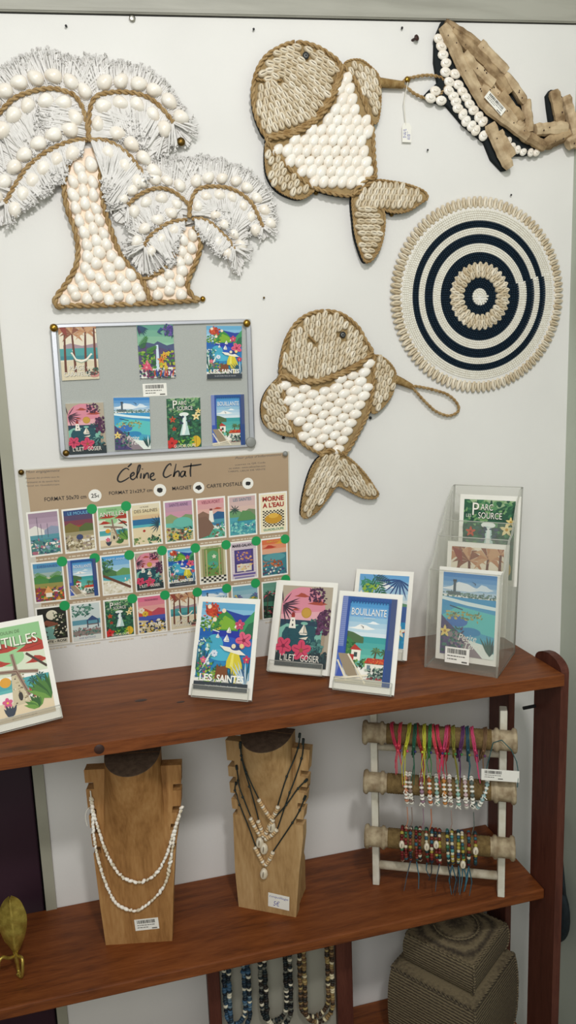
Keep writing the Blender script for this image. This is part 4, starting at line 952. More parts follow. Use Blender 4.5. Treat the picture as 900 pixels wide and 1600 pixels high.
def crown(fr, outline, seed, nm, maxl, tiers):
    OUT = PX(outline); r = random.Random(seed)
    mb = MB(); C = sum((Vector(p) for p in OUT), Vector((0, 0)))/len(OUT)
    mb.prism([Vector(p)+(C-Vector(p)).normalized()*.006 for p in OUT], -.0085, -.0005, 'canvas'); mb.build('canvas', palm, palm)
    mb = MB()
    for fi, q in enumerate(fr):
        P = resample([Vector((p[0], p[1], 0)) for p in SM(q)], .0027); n = len(P)
        for i in range(2, n):
            t = (P[min(i+1, n-1)]-P[max(0, i-1)]).normalized()
            for sg in (1, -1):
                for rep in range(2):
                    nv = Vector((-t.y, t.x, 0))*sg; s = i/n
                    if i > n-5: nv = (nv+t*(.35*(5-(n-i)))).normalized()
                    d = (nv+t*(.2+.12*r.random()+.12*sin(i*.35))+Vector((0, -.22, 0))*(1 if nv.y < .5 else 0)).normalized()
                    # distance to the outline along d
                    L = .004
                    while L < maxl and inside((P[i].x+d.x*L, P[i].y+d.y*L), OUT): L += .003
                    L = max(.010, L*(1 if r.random() < .6 else r.uniform(.72, 1.0))+r.gauss(0, .0022))
                    if L > maxl*.98: L = maxl*r.uniform(.6, .95)
                    up = d.y > .2; d = (d+nv*.6).normalized()
                    y0 = -.0095-.0016*r.random()-(0.0025 if not up else 0)-.0018*fi*(0 if up else 1)
                    k = 5; pts = []; w = r.uniform(-1, 1)*.0025; R = []
                    for j in range(k+1):
                        u = j/k; pp = P[i]+d*(L*u)+Vector((-d.y, d.x, 0))*(w*u*u+r.gauss(0, .0005)*u)
                        pts.append((pp.x, y0-.002*sin(pi*u)+r.gauss(0, .0005)-.004*u*r.random(), pp.y)); R.append(.0019*(1-.1*u))
                    mb.tube(pts, R, 'cotton', 4, False, True)
                    e = Vector(pts[-1])
                    for _ in range(5):   # frayed end
                        g = Vector((d.x+r.gauss(0, .6), -abs(r.gauss(0, .5)), d.y+r.gauss(0, .6))).normalized()
                        mb.tube([e-g*.002, e+g*r.uniform(.003, .0065)], [.0017, .0012], 'cotton', 3, False, True)
    FP = [Vector((p[0], p[1], 0)) for q in fr for p in resample([Vector((a[0], a[1], 0)) for a in SM(q)], .006)]
    xs = [p[0] for p in OUT]; zs = [p[1] for p in OUT]
    for _ in range(2600):
        p = Vector((r.uniform(min(xs), max(xs)), r.uniform(min(zs), max(zs)), 0))
        if not inside(p, OUT) or edist(p, OUT) < .004: continue
        f = min(FP, key=lambda c: (c-p).length_squared); D = (p-f).length
        if D < .014: continue
        d = ((p-f).normalized()+Vector((r.gauss(0, .12), r.gauss(0, .12)-.1, 0))).normalized(); L = r.uniform(.016, .028); y0 = -.0093-.001*r.random(); e = p
        pts = [(p.x-d.x*.004, -.0085, p.y-d.y*.004)]
        for j in range(1, 5):
            e = p+d*(L*j/4)
            if not inside(e, OUT): break
            pts.append((e.x, y0-.0012*r.random(), e.y))
        if len(pts) > 1: mb.tube(pts, .0018, 'cotton', 4, False, True)
    mb.build('cotton_fringe', palm, palm)
crown(BF, CB, 11, 'big', .085, 1); crown(SF, CS, 12, 'small', .07, 1)
def frond_shells(fr, off, sp, a, b, seed):
    r = random.Random(seed); mb = MB(); done = []
    for fi, q in enumerate(fr):
        P = resample([Vector((p[0], p[1], 0)) for p in SM(q)], .002); n = len(P)
        for k, sg in enumerate((1, -1)):
            O = []
            for i in range(n):
                t = (P[min(i+2, n-1)]-P[max(0, i-2)]).normalized(); O.append(P[i]+Vector((-t.y, t.x, 0))*sg*off)
            Q = resample(O, sp)
            for i, c in enumerate(Q):
                if i == 0: continue
                t = (Q[min(i+1, len(Q)-1)]-Q[i-1]).normalized(); c = c+Vector((r.gauss(0, .0008), r.gauss(0, .0008), 0)); s = r.uniform(.92, 1.08)
                if any((c-d).length < sp*.72 for d in done): continue
                if min((c-d).length for d in RP) < off*.72: continue
                done.append(c); mb.shell((c.x, c.y), atan2(t.y, t.x)+sg*r.uniform(.1, .8), a*s, b*s, .0115*s*a/.0135, 'white_shell', -.0135, 12, .2)
    mb.build('frond_shells', palm, palm)
RP = [Vector((p[0], p[1], 0)) for q in BF+SF for p in SM(q)]
frond_shells(BF, .0178, .0268, .0140, .0112, 1); frond_shells(SF, .0150, .0222, .0112, .0092, 2)
TB = [(120, 233), (112.5, 245), (102.5, 272), (100, 295), (105, 325), (117, 360), (122, 390), (117, 420), (102, 445), (88, 464), (86, 476), (95, 480)]
TR = [(146, 230), (157.5, 250), (157.5, 280), (162, 320), (172, 355), (185, 390), (205, 420), (222, 438), (235, 470)]
TS = [(282, 354), (274, 372), (271, 394), (268, 408), (258, 420), (243, 428), (223, 438)]
TT = [(302, 354), (312, 369), (313, 388), (306, 410), (298, 428), (293, 446), (301, 463), (312, 469)]
tb = SM(TB, 4)+PX([(235, 474)])+SM(TR, 4)[::-1]; ts = SM(TS, 4)+PX([(236, 472), (310, 469)])+SM(TT, 4)[::-1]
mb = MB(); mb.prism(tb, -.012, -.0005, 'shell_peach', 'backing'); mb.prism(ts, -.012, -.0005, 'shell_peach', 'backing'); mb.build('trunk_panel', palm, palm)
def trunk(poly, sx0, sx1, sz0, sz1, a, b, seed, ztop):
    mb = MB(); r = random.Random(seed); zs = [p[1] for p in poly]; zb = min(zs)+.0155; z = zb; row = 0
    while z < ztop:
        N = len(poly); h = (z-zb)/(ztop-zb); sx = sx0+(sx1-sx0)*h
        xsn = sorted(poly[i-1][0]+(z-poly[i-1][1])*(poly[i][0]-poly[i-1][0])/(poly[i][1]-poly[i-1][1]) for i in range(N) if (poly[i-1][1] > z) != (poly[i][1] > z))
        if len(xsn) >= 2:
            x0, x1 = xsn[0]+.006, xsn[-1]-.006; w = x1-x0; n = max(1, int(round(w/sx)))
            for i in range(n):
                s = r.uniform(.93, 1.08); k = min(1, (w/n)/(2*b)*1.06)
                mb.shell((x0+w*(i+.5)/n+r.gauss(0, .0005), z+r.gauss(0, .0006)+(.0035 if i % 2 else -.0035)), radians(90+20+r.gauss(0, 10)), a*s*(.86+.14*h), b*s*max(.7, k), .010, 'white_shell', -.012, 12, .18)
        z += sz0+(sz1-sz0)*h; row += 1
    return mb
trunk(tb, .0192, .0180, .0178, .0228, .0130, .0105, 3, w2(0, 240)[1]).build('trunk_shells', palm, palm)
trunk(ts, .0190, .0185, .0178, .0215, .0122, .0102, 4, w2(0, 362)[1]).build('trunk_shells', palm, palm)
r = MB()
for q in BF: r.rope(up3(SM(q), -.018), .0042, 'rope')
for q in SF: r.rope(up3(SM(q), -.018), .0038, 'rope')
for q in (TB, TR, TS, TT): r.rope(up3(SM(q), -.014), .0052, 'rope')
r.rope(up3(PX([(90, 478), (160, 477), (235, 474), (312, 469)]), -.014), .0052, 'rope')
r.build('rope_outline', palm, palm)
# ------------------------------------------------------------------ magnet board
zb_ = zoomer(60, 480, 2.5)
def bp(p, Y=-.008): return atY(*zb_(p), Y)
TL, TRc, BR, BL = [bp(p) for p in ((44, 66), (830, 45), (846, 545), (85, 592))]
mbd = thing('magnet_board', 'grey magnetic board with aluminium frame and seven picture magnets on the wall', 'board', ((TL.x+BR.x)/2, 0, (TL.z+BR.z)/2))
def rrect(c, rad, n=5):
    out = []
    for i in range(4):
        p = Vector((c[i].x, c[i].z)); a = (Vector((c[i-1].x, c[i-1].z))-p).normalized(); b = (Vector((c[(i+1) % 4].x, c[(i+1) % 4].z))-p).normalized()
        for k in range(n+1):
            q = k/n; out.append(p+a*rad*(1-q)**2+b*rad*q**2)
    return out
cs = [TL, BL, BR, TRc]
ctr = sum(cs, Vector())/4
inn = [c+(ctr-c).normalized()*.0105*1.25 for c in cs]
MB().prism(rrect(cs, .004), -.006, -.0005, 'board_grey').build('panel', mbd, mbd)
fr = MB(); o_ = rrect(cs, .017); i_ = rrect(inn, .008); n = len(o_)
for y0, y1 in ((-.011, -.0005),):
    v = [(p.x, y1, p.y) for p in o_]+[(p.x, y0+.002, p.y) for p in o_]+[(p.x*.8+q.x*.2, y0, p.y*.8+q.y*.2) for p, q in zip(o_, i_)]+[(q.x*.85+p.x*.15, y0, q.y*.85+p.y*.15) for p, q in zip(o_, i_)]+[(q.x, y1-.004, q.y) for q in i_]
    fr.add(v, [(j*n+i, j*n+(i+1) % n, (j+1)*n+(i+1) % n, (j+1)*n+i) for j in range(4) for i in range(n)], 'aluminium', False)
fr.build('frame', mbd, mbd)
c = bp((830, 528), -.011); MB().lathe([(0, .010), (.002, .010), (.003, .008)], (c.x, -.010, c.z), (0, -1, 0), 'grey_plastic', 16).build('corner_cap', mbd, mbd)
a, b, e = [bp(p, -.0065) for p in ((410, 349), (503, 345), (403, 300))]; U = (b-a).normalized()
sticker(mbd, Vector((a.x, -.006, a.z)), U, Vector((-U.z, 0, U.x)), (0, -1, 0), (b-a).length, (e-a).length, 'white barcode sticker in the middle of the board', 8, mbd)
mags = [(a_caravelle, [(77, 68), (223, 65), (240, 277), (93, 287)], 'picture magnet of brown palms and hammock, top left on the grey board'),
        (a_jungle, [(383, 66), (525, 64), (537, 276), (397, 278)], 'picture magnet of a jungle waterfall, top middle on the grey board'),
        (a_saintes, [(657, 72), (795, 73), (795, 277), (658, 280)], 'picture magnet of a blue bay lettered Les Saintes, top right on the grey board'),
        (a_gosier, [(108, 375), (253, 372), (270, 567), (122, 577)], 'picture magnet with pink sky and lighthouse, bottom left on the grey board'),
        (a_terre, [(290, 355), (434, 352), (436, 555), (300, 558)], 'picture magnet of turquoise sea lettered Petite Terre on the grey board'),
        (a_source, [(497, 358), (632, 352), (635, 548), (507, 556)], 'picture magnet of green forest waterfall, second from right in the lower row'),
        (a_bouillante, [(671, 344), (803, 340), (806, 538), (680, 543)], 'picture magnet of a blue window and deck chair, bottom right on the grey board')]
for fn, q, lab in mags:
    tl, tr, br, bl = [bp(p, -.011) for p in q]
    O = Vector((bl.x, -.006, bl.z)); U = ((br-bl)+(tr-tl))/2; V = ((tl-bl)+(tr-br))/2
    mb = MB().obox(O, U, V, Vector((0, -.0035, 0)), 'paper'); fn(.8).put(mb, O+Vector((0, -.0035, 0)), U, V, (0, -1, 0))
    tag(mb.build('picture_magnet'), lab, 'magnet', 'picture magnets on the grey board')
# ------------------------------------------------------------------ kraft poster
pTL, pTR, pBL, pBR = [atY(*p, 0) for p in ((27, 734), (452, 705), (60, 1013), (455, 963))]
po = thing('product_poster', 'kraft coloured poster with rows of small travel prints and green dots on the wall', 'poster', ((pTL.x+pBR.x)/2, 0, (pTL.z+pBR.z)/2))
mb = MB(); lw = atY(45, 735, 0)-pTL; v = [Vector((p.x, -.0009, p.z)) for p in (pBL, pBR, pTR, pTL)]
mb.add(v+[p+Vector((0, .0008, 0)) for p in v], [(0, 1, 2, 3), (0, 4, 5, 1), (1, 5, 6, 2), (2, 6, 7, 3), (3, 7, 4, 0)], 'laminate')
k0 = [Vector((p.x, -.00095, p.z)) for p in (atY(72, 1008, 0), atY(453.5, 962, 0), atY(450, 707, 0), atY(40, 735, 0))]
mb.add(k0, [(0, 1, 2, 3)], 'kraft'); mb.build('sheet', po, po)
zp = zoomer(60, 720, 2.25); zq = zoomer(0, 690, 3.75); zr = zoomer(220, 690, 3.6)
def pw(p, f=lambda p: p, d=.0011): q = atY(*f(p), 0); return Vector((q.x, -d, q.z))
# brush lettering of the maker's name
mb = MB()
strokes = [[(319, 32), (308, 26), (293, 36), (281, 54), (279, 68), (288, 74), (304, 68), (319, 58)], [(314, 22), (321, 16), (328, 9)], [(324, 56), (336, 48), (334, 41), (325, 48), (324, 60), (332, 66), (341, 60)],
           [(341, 60), (353, 38), (358, 17), (352, 18), (347, 40), (347, 62)], [(361, 43), (359, 62)], [(365, 30), (366, 27)], [(371, 44), (370, 62), (377, 47), (385, 44), (387, 62)], [(393, 58), (405, 50), (404, 43), (395, 48), (394, 62), (402, 68), (412, 63)],
           [(466, 18), (464, 10), (452, 18), (441, 38), (440, 52), (449, 58), (468, 48)], [(484, 10), (479, 34), (475, 56), (481, 42), (491, 36), (495, 42), (494, 56)], [(514, 36), (504, 38), (499, 50), (505, 56), (513, 48), (516, 36), (515, 50), (520, 55)], [(537, 8), (534, 34), (535, 56)], [(508, 22), (530, 18), (556, 15), (573, 12)]]
for q in strokes:
    P = smooth([Vector((a, b, 0)) for a, b in q], 5); W = [pw((p.x, p.y), zp, .0012) for p in P]; n = len(W); vs = []
    for i in range(n):
        t = (W[min(i+1, n-1)]-W[max(0, i-1)]).normalized(); nv = Vector((-t.z, 0, t.x)); w = .00125*(.75+.5*sin(3.1*i/n)); vs += [W[i]+nv*w, W[i]-nv*w]
    mb.add(vs, [(2*i, 2*i+1, 2*i+3, 2*i+2) for i in range(n-1)], 'ink')
mb.build('brush_lettering', po, po)
mb = MB()
def ptext(s, a, b, h, f, c='ink', bold=.012, sh=0):
    A_, B_ = pw(a, f), pw(b, f); ar = Art(); U = B_-A_; L = U.length; ar.text(s, 0, 0, L, h, c, bold, 'l', sh); un = U.normalized()
    ar.put(mb, A_, un, Vector((-un.z, 0, un.x))*VH, (0, -1, 0))
ptext('FORMAT 50x70 cm', (22, 143), (169, 132), .0075, zp); ptext('FORMAT 21x29,7 cm', (249, 122), (401, 110), .0075, zp); ptext('MAGNET', (471, 104), (539, 99), .0072, zp); ptext('CARTE POSTALE', (592, 96), (717, 86), .0072, zp)
ptext('Mon engagement', (150, 190), (352, 180), .006, zq, 'ink_grey', 0, .4)
for i, s in enumerate(('Proposer des produits issus de', "l'artisanat et du savoir-faire", 'local en Guadeloupe')): ptext(s, (150+4*i, 222+22*i), (348, 212+22*i), .0034, zq, 'ink_grey', 0)
ptext("Pour plus d'informations", (530, 103), (790, 82), .006, zr, 'ink_grey', 0, .4)
for i, s in enumerate(('scannez ce QR Code', 'ou visitez : www.celinechat.com', 'TARIFS, LIEUX DE VENTE')): ptext(s, ((530, 495, 490)[i], 137+19*i), (700, 122+19*i), .0036, zr, 'ink_grey', 0)
mb.build('printed_text', po, po)
for c, f, r in (((199, 122), zp, .0118), ((427, 103), zp, .0118), ((563, 94), zp, .011), ((736, 79), zp, .011)):
    mb = MB(); p = pw(c, f, 0); mb.lathe([(0, r), (.0012, r)], p, (0, -1, 0), 'paper', 20, smooth=False)
    if c[0] == 199:
        ar = Art(); ar.text('25', -.007, -.004, .010, .008, 'ink', .02); ar.text('€', .0036, -.004, .004, .005, 'ink', .02); ar.put(mb, p+Vector((0, -.0012, 0)), (1, 0, 0), (0, 0, VH), (0, -1, 0))
    else:
        rr = random.Random(int(c[0])); pts = [(p.x+.0072*rr.uniform(.6, 1)*cos(2*pi*i/11), p.z+.0056*rr.uniform(.6, 1)*sin(2*pi*i/11)) for i in range(11)]
        mb.prism(pts, -.00135, -.0012, 'ink')
    mb.build('price_circle', po, po)
G = {(0, 0): [(152, 415), (345, 402), (368, 655), (180, 678)], (1, 0): [(180, 710), (370, 700), (390, 930), (205, 950)], (2, 0): [(205, 975), (395, 955), (410, 1180), (225, 1205)]}
G7 = {0: [(663, 292), (818, 280), (825, 505), (668, 522)], 1: [(672, 548), (820, 535), (828, 745), (678, 765)], 2: [(678, 790), (828, 774), (834, 985), (684, 1004)]}
for r in range(3):
    A0 = [pw(q, zq, 0) for q in G[(r, 0)]]; A7 = [pw(q, zr, 0) for q in G7[r]]
    for k in range(8):
        tl, tr, br, bl = [a.lerp(b, k/7) for a, b in zip(A0, A7)]
        O = Vector((bl.x, -.0010, bl.z)); U = br-bl; V = tl-bl; mb = MB(); mb.obox(O, U, V, Vector((0, -.0002, 0)), 'paper')
        MINI[r][k](.7).put(mb, O+U*.05+V*.04+Vector((0, -.0002, 0)), U*.9, V*.92, (0, -1, 0), eps=7e-6)
        ar = Art(); x = .1
        rr = random.Random(r*9+k)
        while x < .85: w = rr.uniform(.05, .14); ar.p.append(([(x, -.09), (x+w, -.09), (x+w, -.06), (x, -.06)], None, '#d9cdb8')); x += w+.03
        ar.put(mb, O, U, V*VH, (0, -1, 0)); mb.build('miniature_print', po, po)
dots = [(143.5, 795), (197, 790.5), (97, 877), (148, 871.6), (202, 867), (253, 860), (305, 856), (353, 851), (400, 845), (445, 842), (101, 946), (206.7, 935), (257.5, 929.5), (308, 925), (354, 919), (399, 911), (446, 905)]
for p in dots:
    c = pw(p, d=.0014); MB().lathe([(0, .0094), (.0004, .0094)], c, (0, -1, 0), '#1f9a55', 20, smooth=False).build('green_dot', po, po)
# ------------------------------------------------------------------ postcards on acrylic stands
CW, CH = .118, .176
def card(name, lab, art, loc, yaw, lean, off=0.0, grp=None, lift=.003, dx=0, dz=0, W=CW, H=CH, roll=0):
    R = Euler((-lean, 0, yaw)).to_matrix()
    b = Vector(loc)+R @ Vector((dx, off, lift+dz))
    t = bpy.data.objects.new(name, None)
    mb = MB().box(-W/2, W/2, -.00035, .00035, 0, H, 'paper')
    if art: art.put(mb, (-W/2+.0085, -.00035, .0115), (W-.017, 0, 0), (0, 0, H-.021), (0, -1, 0))
    bpy.data.objects.remove(t)
    o = mb.build(name); o.location = b; o.rotation_euler = (-lean, roll, yaw); o.matrix_basis = Matrix.Translation(b) @ Euler((-lean, roll, yaw)).to_matrix().to_4x4()
    return tag(o, lab, 'postcard', grp)
def easel(loc, yaw, lean, lab, dx=0, w=.105, hb=.11):
    t = thing('acrylic_easel', lab, 'card stand', loc, (0, 0, yaw)); s, c = sin(lean), cos(lean)
    L = lambda y, z: (y*c+z*s, z*c-y*s)   # card frame to upright frame
    th = .002; base = .0005
    mb = MB(); lo = L(-.0125, .0035)
    # lip, seat, back as one bent sheet
    prof = [L(-.0135, .022), L(-.0135, .0008), L(.0095, .0008), L(.0095, hb), L(.0075, hb), L(.0075, .0028), L(-.0115, .0028), L(-.0115, .022)]
    mz = min(p[1] for p in prof); prof = [(p[0], p[1]-mz+base) for p in prof]
    mb.sheet(prof, dx-w/2, dx+w/2); mb.tube([(dx-w/2, prof[0][0], prof[0][1]), (dx+w/2, prof[0][0], prof[0][1])], .0008, 'acrylic_edge', 4); mb.tube([(dx-w/2, prof[1][0], prof[1][1]), (dx+w/2, prof[1][0], prof[1][1])], .0008, 'acrylic_edge', 4); mb.v = [tuple(Matrix.Translation(Vector(loc)) @ Euler((0, 0, yaw)).to_matrix().to_4x4() @ Vector(p)) for p in mb.v]
    mb.build('bent_sheet', t, t)
    mb = MB(); q0 = L(.0095, hb*.8); mb.prismx([(q0[0], q0[1]-mz), (q0[0]+.002, q0[1]-mz), (q0[0]+.05, base), (q0[0]+.046, base)], dx-.016, dx+.016, 'acrylic')
    mb.v = [tuple(Matrix.Translation(Vector(loc)) @ Euler((0, 0, yaw)).to_matrix().to_4x4() @ Vector(p)) for p in mb.v]
    mb.build('back_strut', t, t); return t, -mz
def display(x, y, yaw, lean, art, lab, name, n, ddx=0, fan=.0015):
    yaw, lean = radians(yaw), radians(lean); loc = (x, y, ZS)
    t, up = easel(loc, yaw, lean, 'clear acrylic easel holding the %s' % name, ddx)
    z = ZS+up+.0004
    card('postcard', lab, art, (x, y, z), yaw, lean, 0, 'postcards on the upper shelf')
    for i in range(n):
        card('postcard', 'white edged postcard, one of the stack right behind the %s' % name, None, (x, y, z), yaw, lean, .0011*(i+1), 'postcards stacked behind the %s' % name, dx=-fan*(i+1)*.9, dz=fan*.3*(i % 2))
display(.183, -.190, -30.5, 24, a_saintes(), 'postcard of a blue bay with yellow dress, lettered Les Saintes, on the upper shelf', 'Les Saintes postcard', 2, .004, .0006)
display(.344, -.131, -32.5, 27, a_gosier(), 'postcard with pink sky, sun and lighthouse between two others on the upper shelf', 'pink sky lighthouse postcard', 6, -.006, .0016)
display(.425, -.247, -36, 25.5, a_bouillante(), 'postcard of a deck chair and sea through blue shutters, lettered Bouillante', 'Bouillante postcard', 2, .004, .0008)
display(.509, -.106, -34.5, 27, a_palms(), 'postcard of dark palm fronds and blue sea, mostly hidden behind the Bouillante card', 'palm frond postcard', 1, 0, .0006)
display(-.139, -.196, 17, 25, a_mill(), 'postcard of a stone windmill under red clouds at the left end of the shelf', 'windmill postcard', 2, .004, .0008)
# ------------------------------------------------------------------ tiered acrylic holder
hl = Vector((.634, -.2115, ZS+.0005)); hy = radians(-43)
ho = thing('brochure_holder', 'clear acrylic three tier card holder at the right end of the upper shelf', 'card holder', hl, (0, 0, hy))
HM = ho.matrix_basis.copy(); lean = radians(9); tl_ = math.tan(lean)
def hput(mb, nm): mb.v = [tuple(HM @ Vector(p)) for p in mb.v]; return mb.build(nm, ho, ho)
W = .136; th = .0022
tiers = [(0.0, 0, .186), (.047, .02, .240), (.094, .04, .262)]
for i, (y, z0, z1) in enumerate(tiers):
    mb = MB()
    mb.tube([(-W/2, y+z1*tl_, z1), (W/2, y+z1*tl_, z1)], .0009, 'acrylic_edge', 4)
    mb.prismx([(y+z0*tl_, z0), (y+z1*tl_, z1), (y+th+z1*tl_, z1), (y+th+z0*tl_, z0)], -W/2, W/2, 'acrylic'); hput(mb, 'pocket_front')
mb = MB().sheet([(.141, 0), (.141+.325*tl_, .325), (.141+th+.325*tl_, .325), (.141+th, 0)], -W/2, W/2); mb.tube([(-W/2, .142+.325*tl_, .325), (W/2, .142+.325*tl_, .325)], .0011, 'acrylic_edge', 4); hput(mb, 'back_panel')
hput(MB().box(-W/2, W/2, .001, .142, 0, .002, 'acrylic'), 'base')
side = [(0, 0), (.186*tl_, .186), (.02+.19*tl_, .192), (.047+.236*tl_, .240), (.07+.245*tl_, .248), (.094+.29*tl_, .295), (.128+.31*tl_, .322), (.141+.325*tl_, .325), (.143, 0)]
for sx in (-1, 1):
    hput(MB().sheet(side, sx*W/2-th/2, sx*W/2+th/2, e=.0008), 'side_panel')
for i, (ar, lab, y, z0, dx) in enumerate(((a_terre(), 'postcard of turquoise sea and islet in the front pocket of the clear holder', .006, .018, .008), (a_caravelle(), 'postcard with brown palm crowns in the middle pocket of the clear holder', .060, .055, .006), (a_source(), 'postcard of a green waterfall lettered Parc Source in the rear pocket of the clear holder', .112, .138, .012))):
    Rm = HM @ Vector((0, y+z0*tl_, 0))
    o = card('postcard', lab, ar, (Rm.x, Rm.y, ZS+z0), hy, lean, .002, 'postcards in the clear tiered holder', dx=dx, lift=.0)
    for k in range(2):
        card('postcard', 'white edged postcard standing right behind the picture card in the %s pocket' % ('front', 'middle', 'rear')[i], None, (Rm.x, Rm.y, ZS+z0), hy, lean, .002+.0012*(k+1), 'spare postcards in the %s pocket' % ('front', 'middle', 'rear')[i], dx=dx+.001*k, lift=0)
O = HM @ Vector((-.030, -.0006+.014*tl_, .016)); U = HM.to_3x3() @ Vector((1, 0, 0)); V = HM.to_3x3() @ Vector((0, sin(lean), cos(lean)))
sticker(ho, O, U, V, U.cross(V), .046, .030, 'white barcode sticker low on the front pocket', 9, ho)
# ------------------------------------------------------------------ wooden necklace busts
def bust(loc, yaw, outline, xc, neckw, wm, lab, st, zt=(.378, .362)):
    yaw = radians(yaw); t = thing('necklace_bust', lab, 'jewellery display', loc, (0, 0, yaw)); Mx = t.matrix_basis.copy()
    def dep(x, z):
        d = 0
        zz = (z-.17)/(.365-.17)
        if 0 < zz: 
            zz = min(1, zz); a_ = neckw*(1.24-.24*zz); dd = .052*zz**1.5; q = 1-((x-.004-(xc-.004)*zz)/a_)**2
            if q > 0: d = dd*sqrt(q)
        return d
    mb = MB(); mb.prism(outline, 0, .022, wm)
    mb.v = [tuple(Mx @ Vector(p)) for p in mb.v]; body = mb.build('body', t, t); bevel(body, .002, 2, 50)
    # swelling chest and neck
    mb = MB(); n = 18; rows = 16; v = []
    zn = zt[1]
    for j in range(rows+1):
        z = .17+(zn-.17)*j/rows; zz = (z-.17)/(zn-.17); a_ = neckw*(1.24-.24*zz); dd = .052*zz**1.5
        for i in range(n+1):
            ph = pi*i/n; fy = sin(ph); zz_ = z+(0 if j < rows else (zt[0]-zt[1])*(1-fy)); v.append((.004+(xc-.004)*zz-a_*cos(ph), .004-(dd+.0035)*fy, zz_))
    mb.add(v, [(j*(n+1)+i, j*(n+1)+i+1, (j+1)*(n+1)+i+1, (j+1)*(n+1)+i) for j in range(rows) for i in range(n)], wm, True)
    a_ = neckw; b = rows*(n+1)
    mb.box(xc-a_*.995, xc+a_*.995, .004, .022, .30, zt[0]-.0005, wm)
    mb.v = [tuple(Mx @ Vector(p)) for p in mb.v]; mb.build('neck', t, t)
    cap = [Vector(v[b+i]) for i in range(n+1)]; mc = MB(); up = Vector((0, 0, .0012))
    back = [Vector((xc+a_, .022, zt[0])), Vector((xc-a_, .022, zt[0]))]
    pts = cap+back; k = len(pts)
    mc.add([p for p in pts]+[p+up for p in pts], [tuple(range(k)), tuple(range(k, 2*k))]+[(i, (i+1) % k, k+(i+1) % k, k+i) for i in range(k)], 'end_grain')
    mc.v = [tuple(Mx @ Vector(p)) for p in mc.v]; mc.build('neck_top', t, t)
    # foot behind
    mb = MB(); w = .055; f = [(.02, 0), (.082, 0), (.084, .07), (.070, .10), (.03, .15), (.02, .16)]
    mb.prismx(f, -w, w, wm); mb.v = [tuple(Mx @ Vector(p)) for p in mb.v]; bevel(mb.build('foot', t, t), .004)
    R3 = Mx.to_3x3()
    s = sticker(t, Mx @ Vector((st[0], -.0003, st[1])), R3 @ Vector((cos(st[4]), 0, sin(st[4]))), R3 @ Vector((-sin(st[4]), 0, cos(st[4]))), R3 @ Vector((0, -1, 0)), st[2], st[3], st[5], 4, t, txt=st[6] if len(st) > 6 else None)
    return t, Mx, dep
def notched(left, right, lz, rz, hs=.0125, dp=.0145):
    """outline with rectangular notches; left/right are (x,z) edges bottom to top"""
    def xat(E, z):
        for a, b in zip(E, E[1:]):
            if a[1] <= z <= b[1]: return a[0]+(b[0]-a[0])*(z-a[1])/(b[1]-a[1])
        return E[-1][0]
    R = [right[0]]; 
    for z in sorted(rz): x0, x1 = xat(right, z-hs/2), xat(right, z+hs/2); R += [(x0, z-hs/2), (x0-dp, z-hs/2), (x1-dp, z+hs/2), (x1, z+hs/2)]
    R += [p for p in right[1:]]; R = [R[0]]+sorted(R[1:-1], key=lambda p: p[1])+[R[-1]] if 0 else R
    # merge in height order, keeping notch corner order
    def merge(E, zs, sg):
        out = []; zs = sorted(zs)
        for i, p in enumerate(E):
            lo = E[i-1][1] if i else -1
            for z in zs:
                if lo < z <= p[1]:
                    x0, x1 = xat(E, z-hs/2), xat(E, z+hs/2); out += [(x0, z-hs/2), (x0+sg*dp, z-hs/2), (x1+sg*dp, z+hs/2), (x1, z+hs/2)]
            out.append(p)
        return out
    return merge(right, rz, -1)+merge(left, lz, 1)[::-1]
o1 = notched([(-.062, 0), (-.066, .08), (-.0695, .18), (-.072, .25), (-.074, .352)], [(.061, 0), (.069, .10), (.0775, .18), (.087, .235), (.094, .28), (.098, .352)], (.321, .270, .233, .195), (.309, .266, .232, .193))
b1, M1, dep1 = bust((.0145, -.15, ZL), -12, o1, .013, .049, 'bust_wood', 'wooden necklace bust with white shell necklace, left on the lower shelf', (-.005, .026, .044, .023, radians(3), 'small white barcode price sticker'))
o2 = notched([(-.058, 0), (-.062, .08), (-.060, .2), (-.064, .26), (-.068, .352)], [(.060, 0), (.070, .10), (.080, .17), (.0815, .21), (.0905, .27), (.0985, .352)], (.305, .272, .238, .205), (.303, .270, .236, .203))
W2 = [('coquillage', .05, .66, .9, .2, 'ink_blue'), ('5€', .25, .14, .3, .36, 'ink_blue')]
b2, M2, dep2 = bust((.26, -.138, ZL), -32, o2, .016, .049, 'bust_wood_pale', 'paler wooden necklace bust with black cord necklaces, right on the lower shelf', (.004, .014, .043, .03, radians(-3), 'handwritten white price label', W2))
def local_px(Mx, f):
    inv = Mx.inverted(); o = inv @ CP
    def g(p):
        d = (inv.to_3x3() @ ray(*f(p))); t = (-.004-o.y)/d.y; w = o+d*t; return (w.x, w.z)
    return g
def drape(Mx, dep, pts, off):
    return [Mx @ Vector((x, -dep(x, z)-off, z)) for x, z in pts]
z6 = zoomer(0, 1150, 2.8125); z7 = zoomer(310, 1110, 3.6)
def fixpts(g, dep, P, n=5):
    out = []
    for p in smooth([Vector((a, b, 0)) for a, b in P], n): out.append(g((p.x, p.y)))
    return out
g1 = local_px(M1, z6); g2 = local_px(M2, z7)
nk = thing('shell_necklace', 'doubled strand necklace of small white shells on the left wooden bust', 'necklace', M1 @ Vector((0, -.01, .2)))
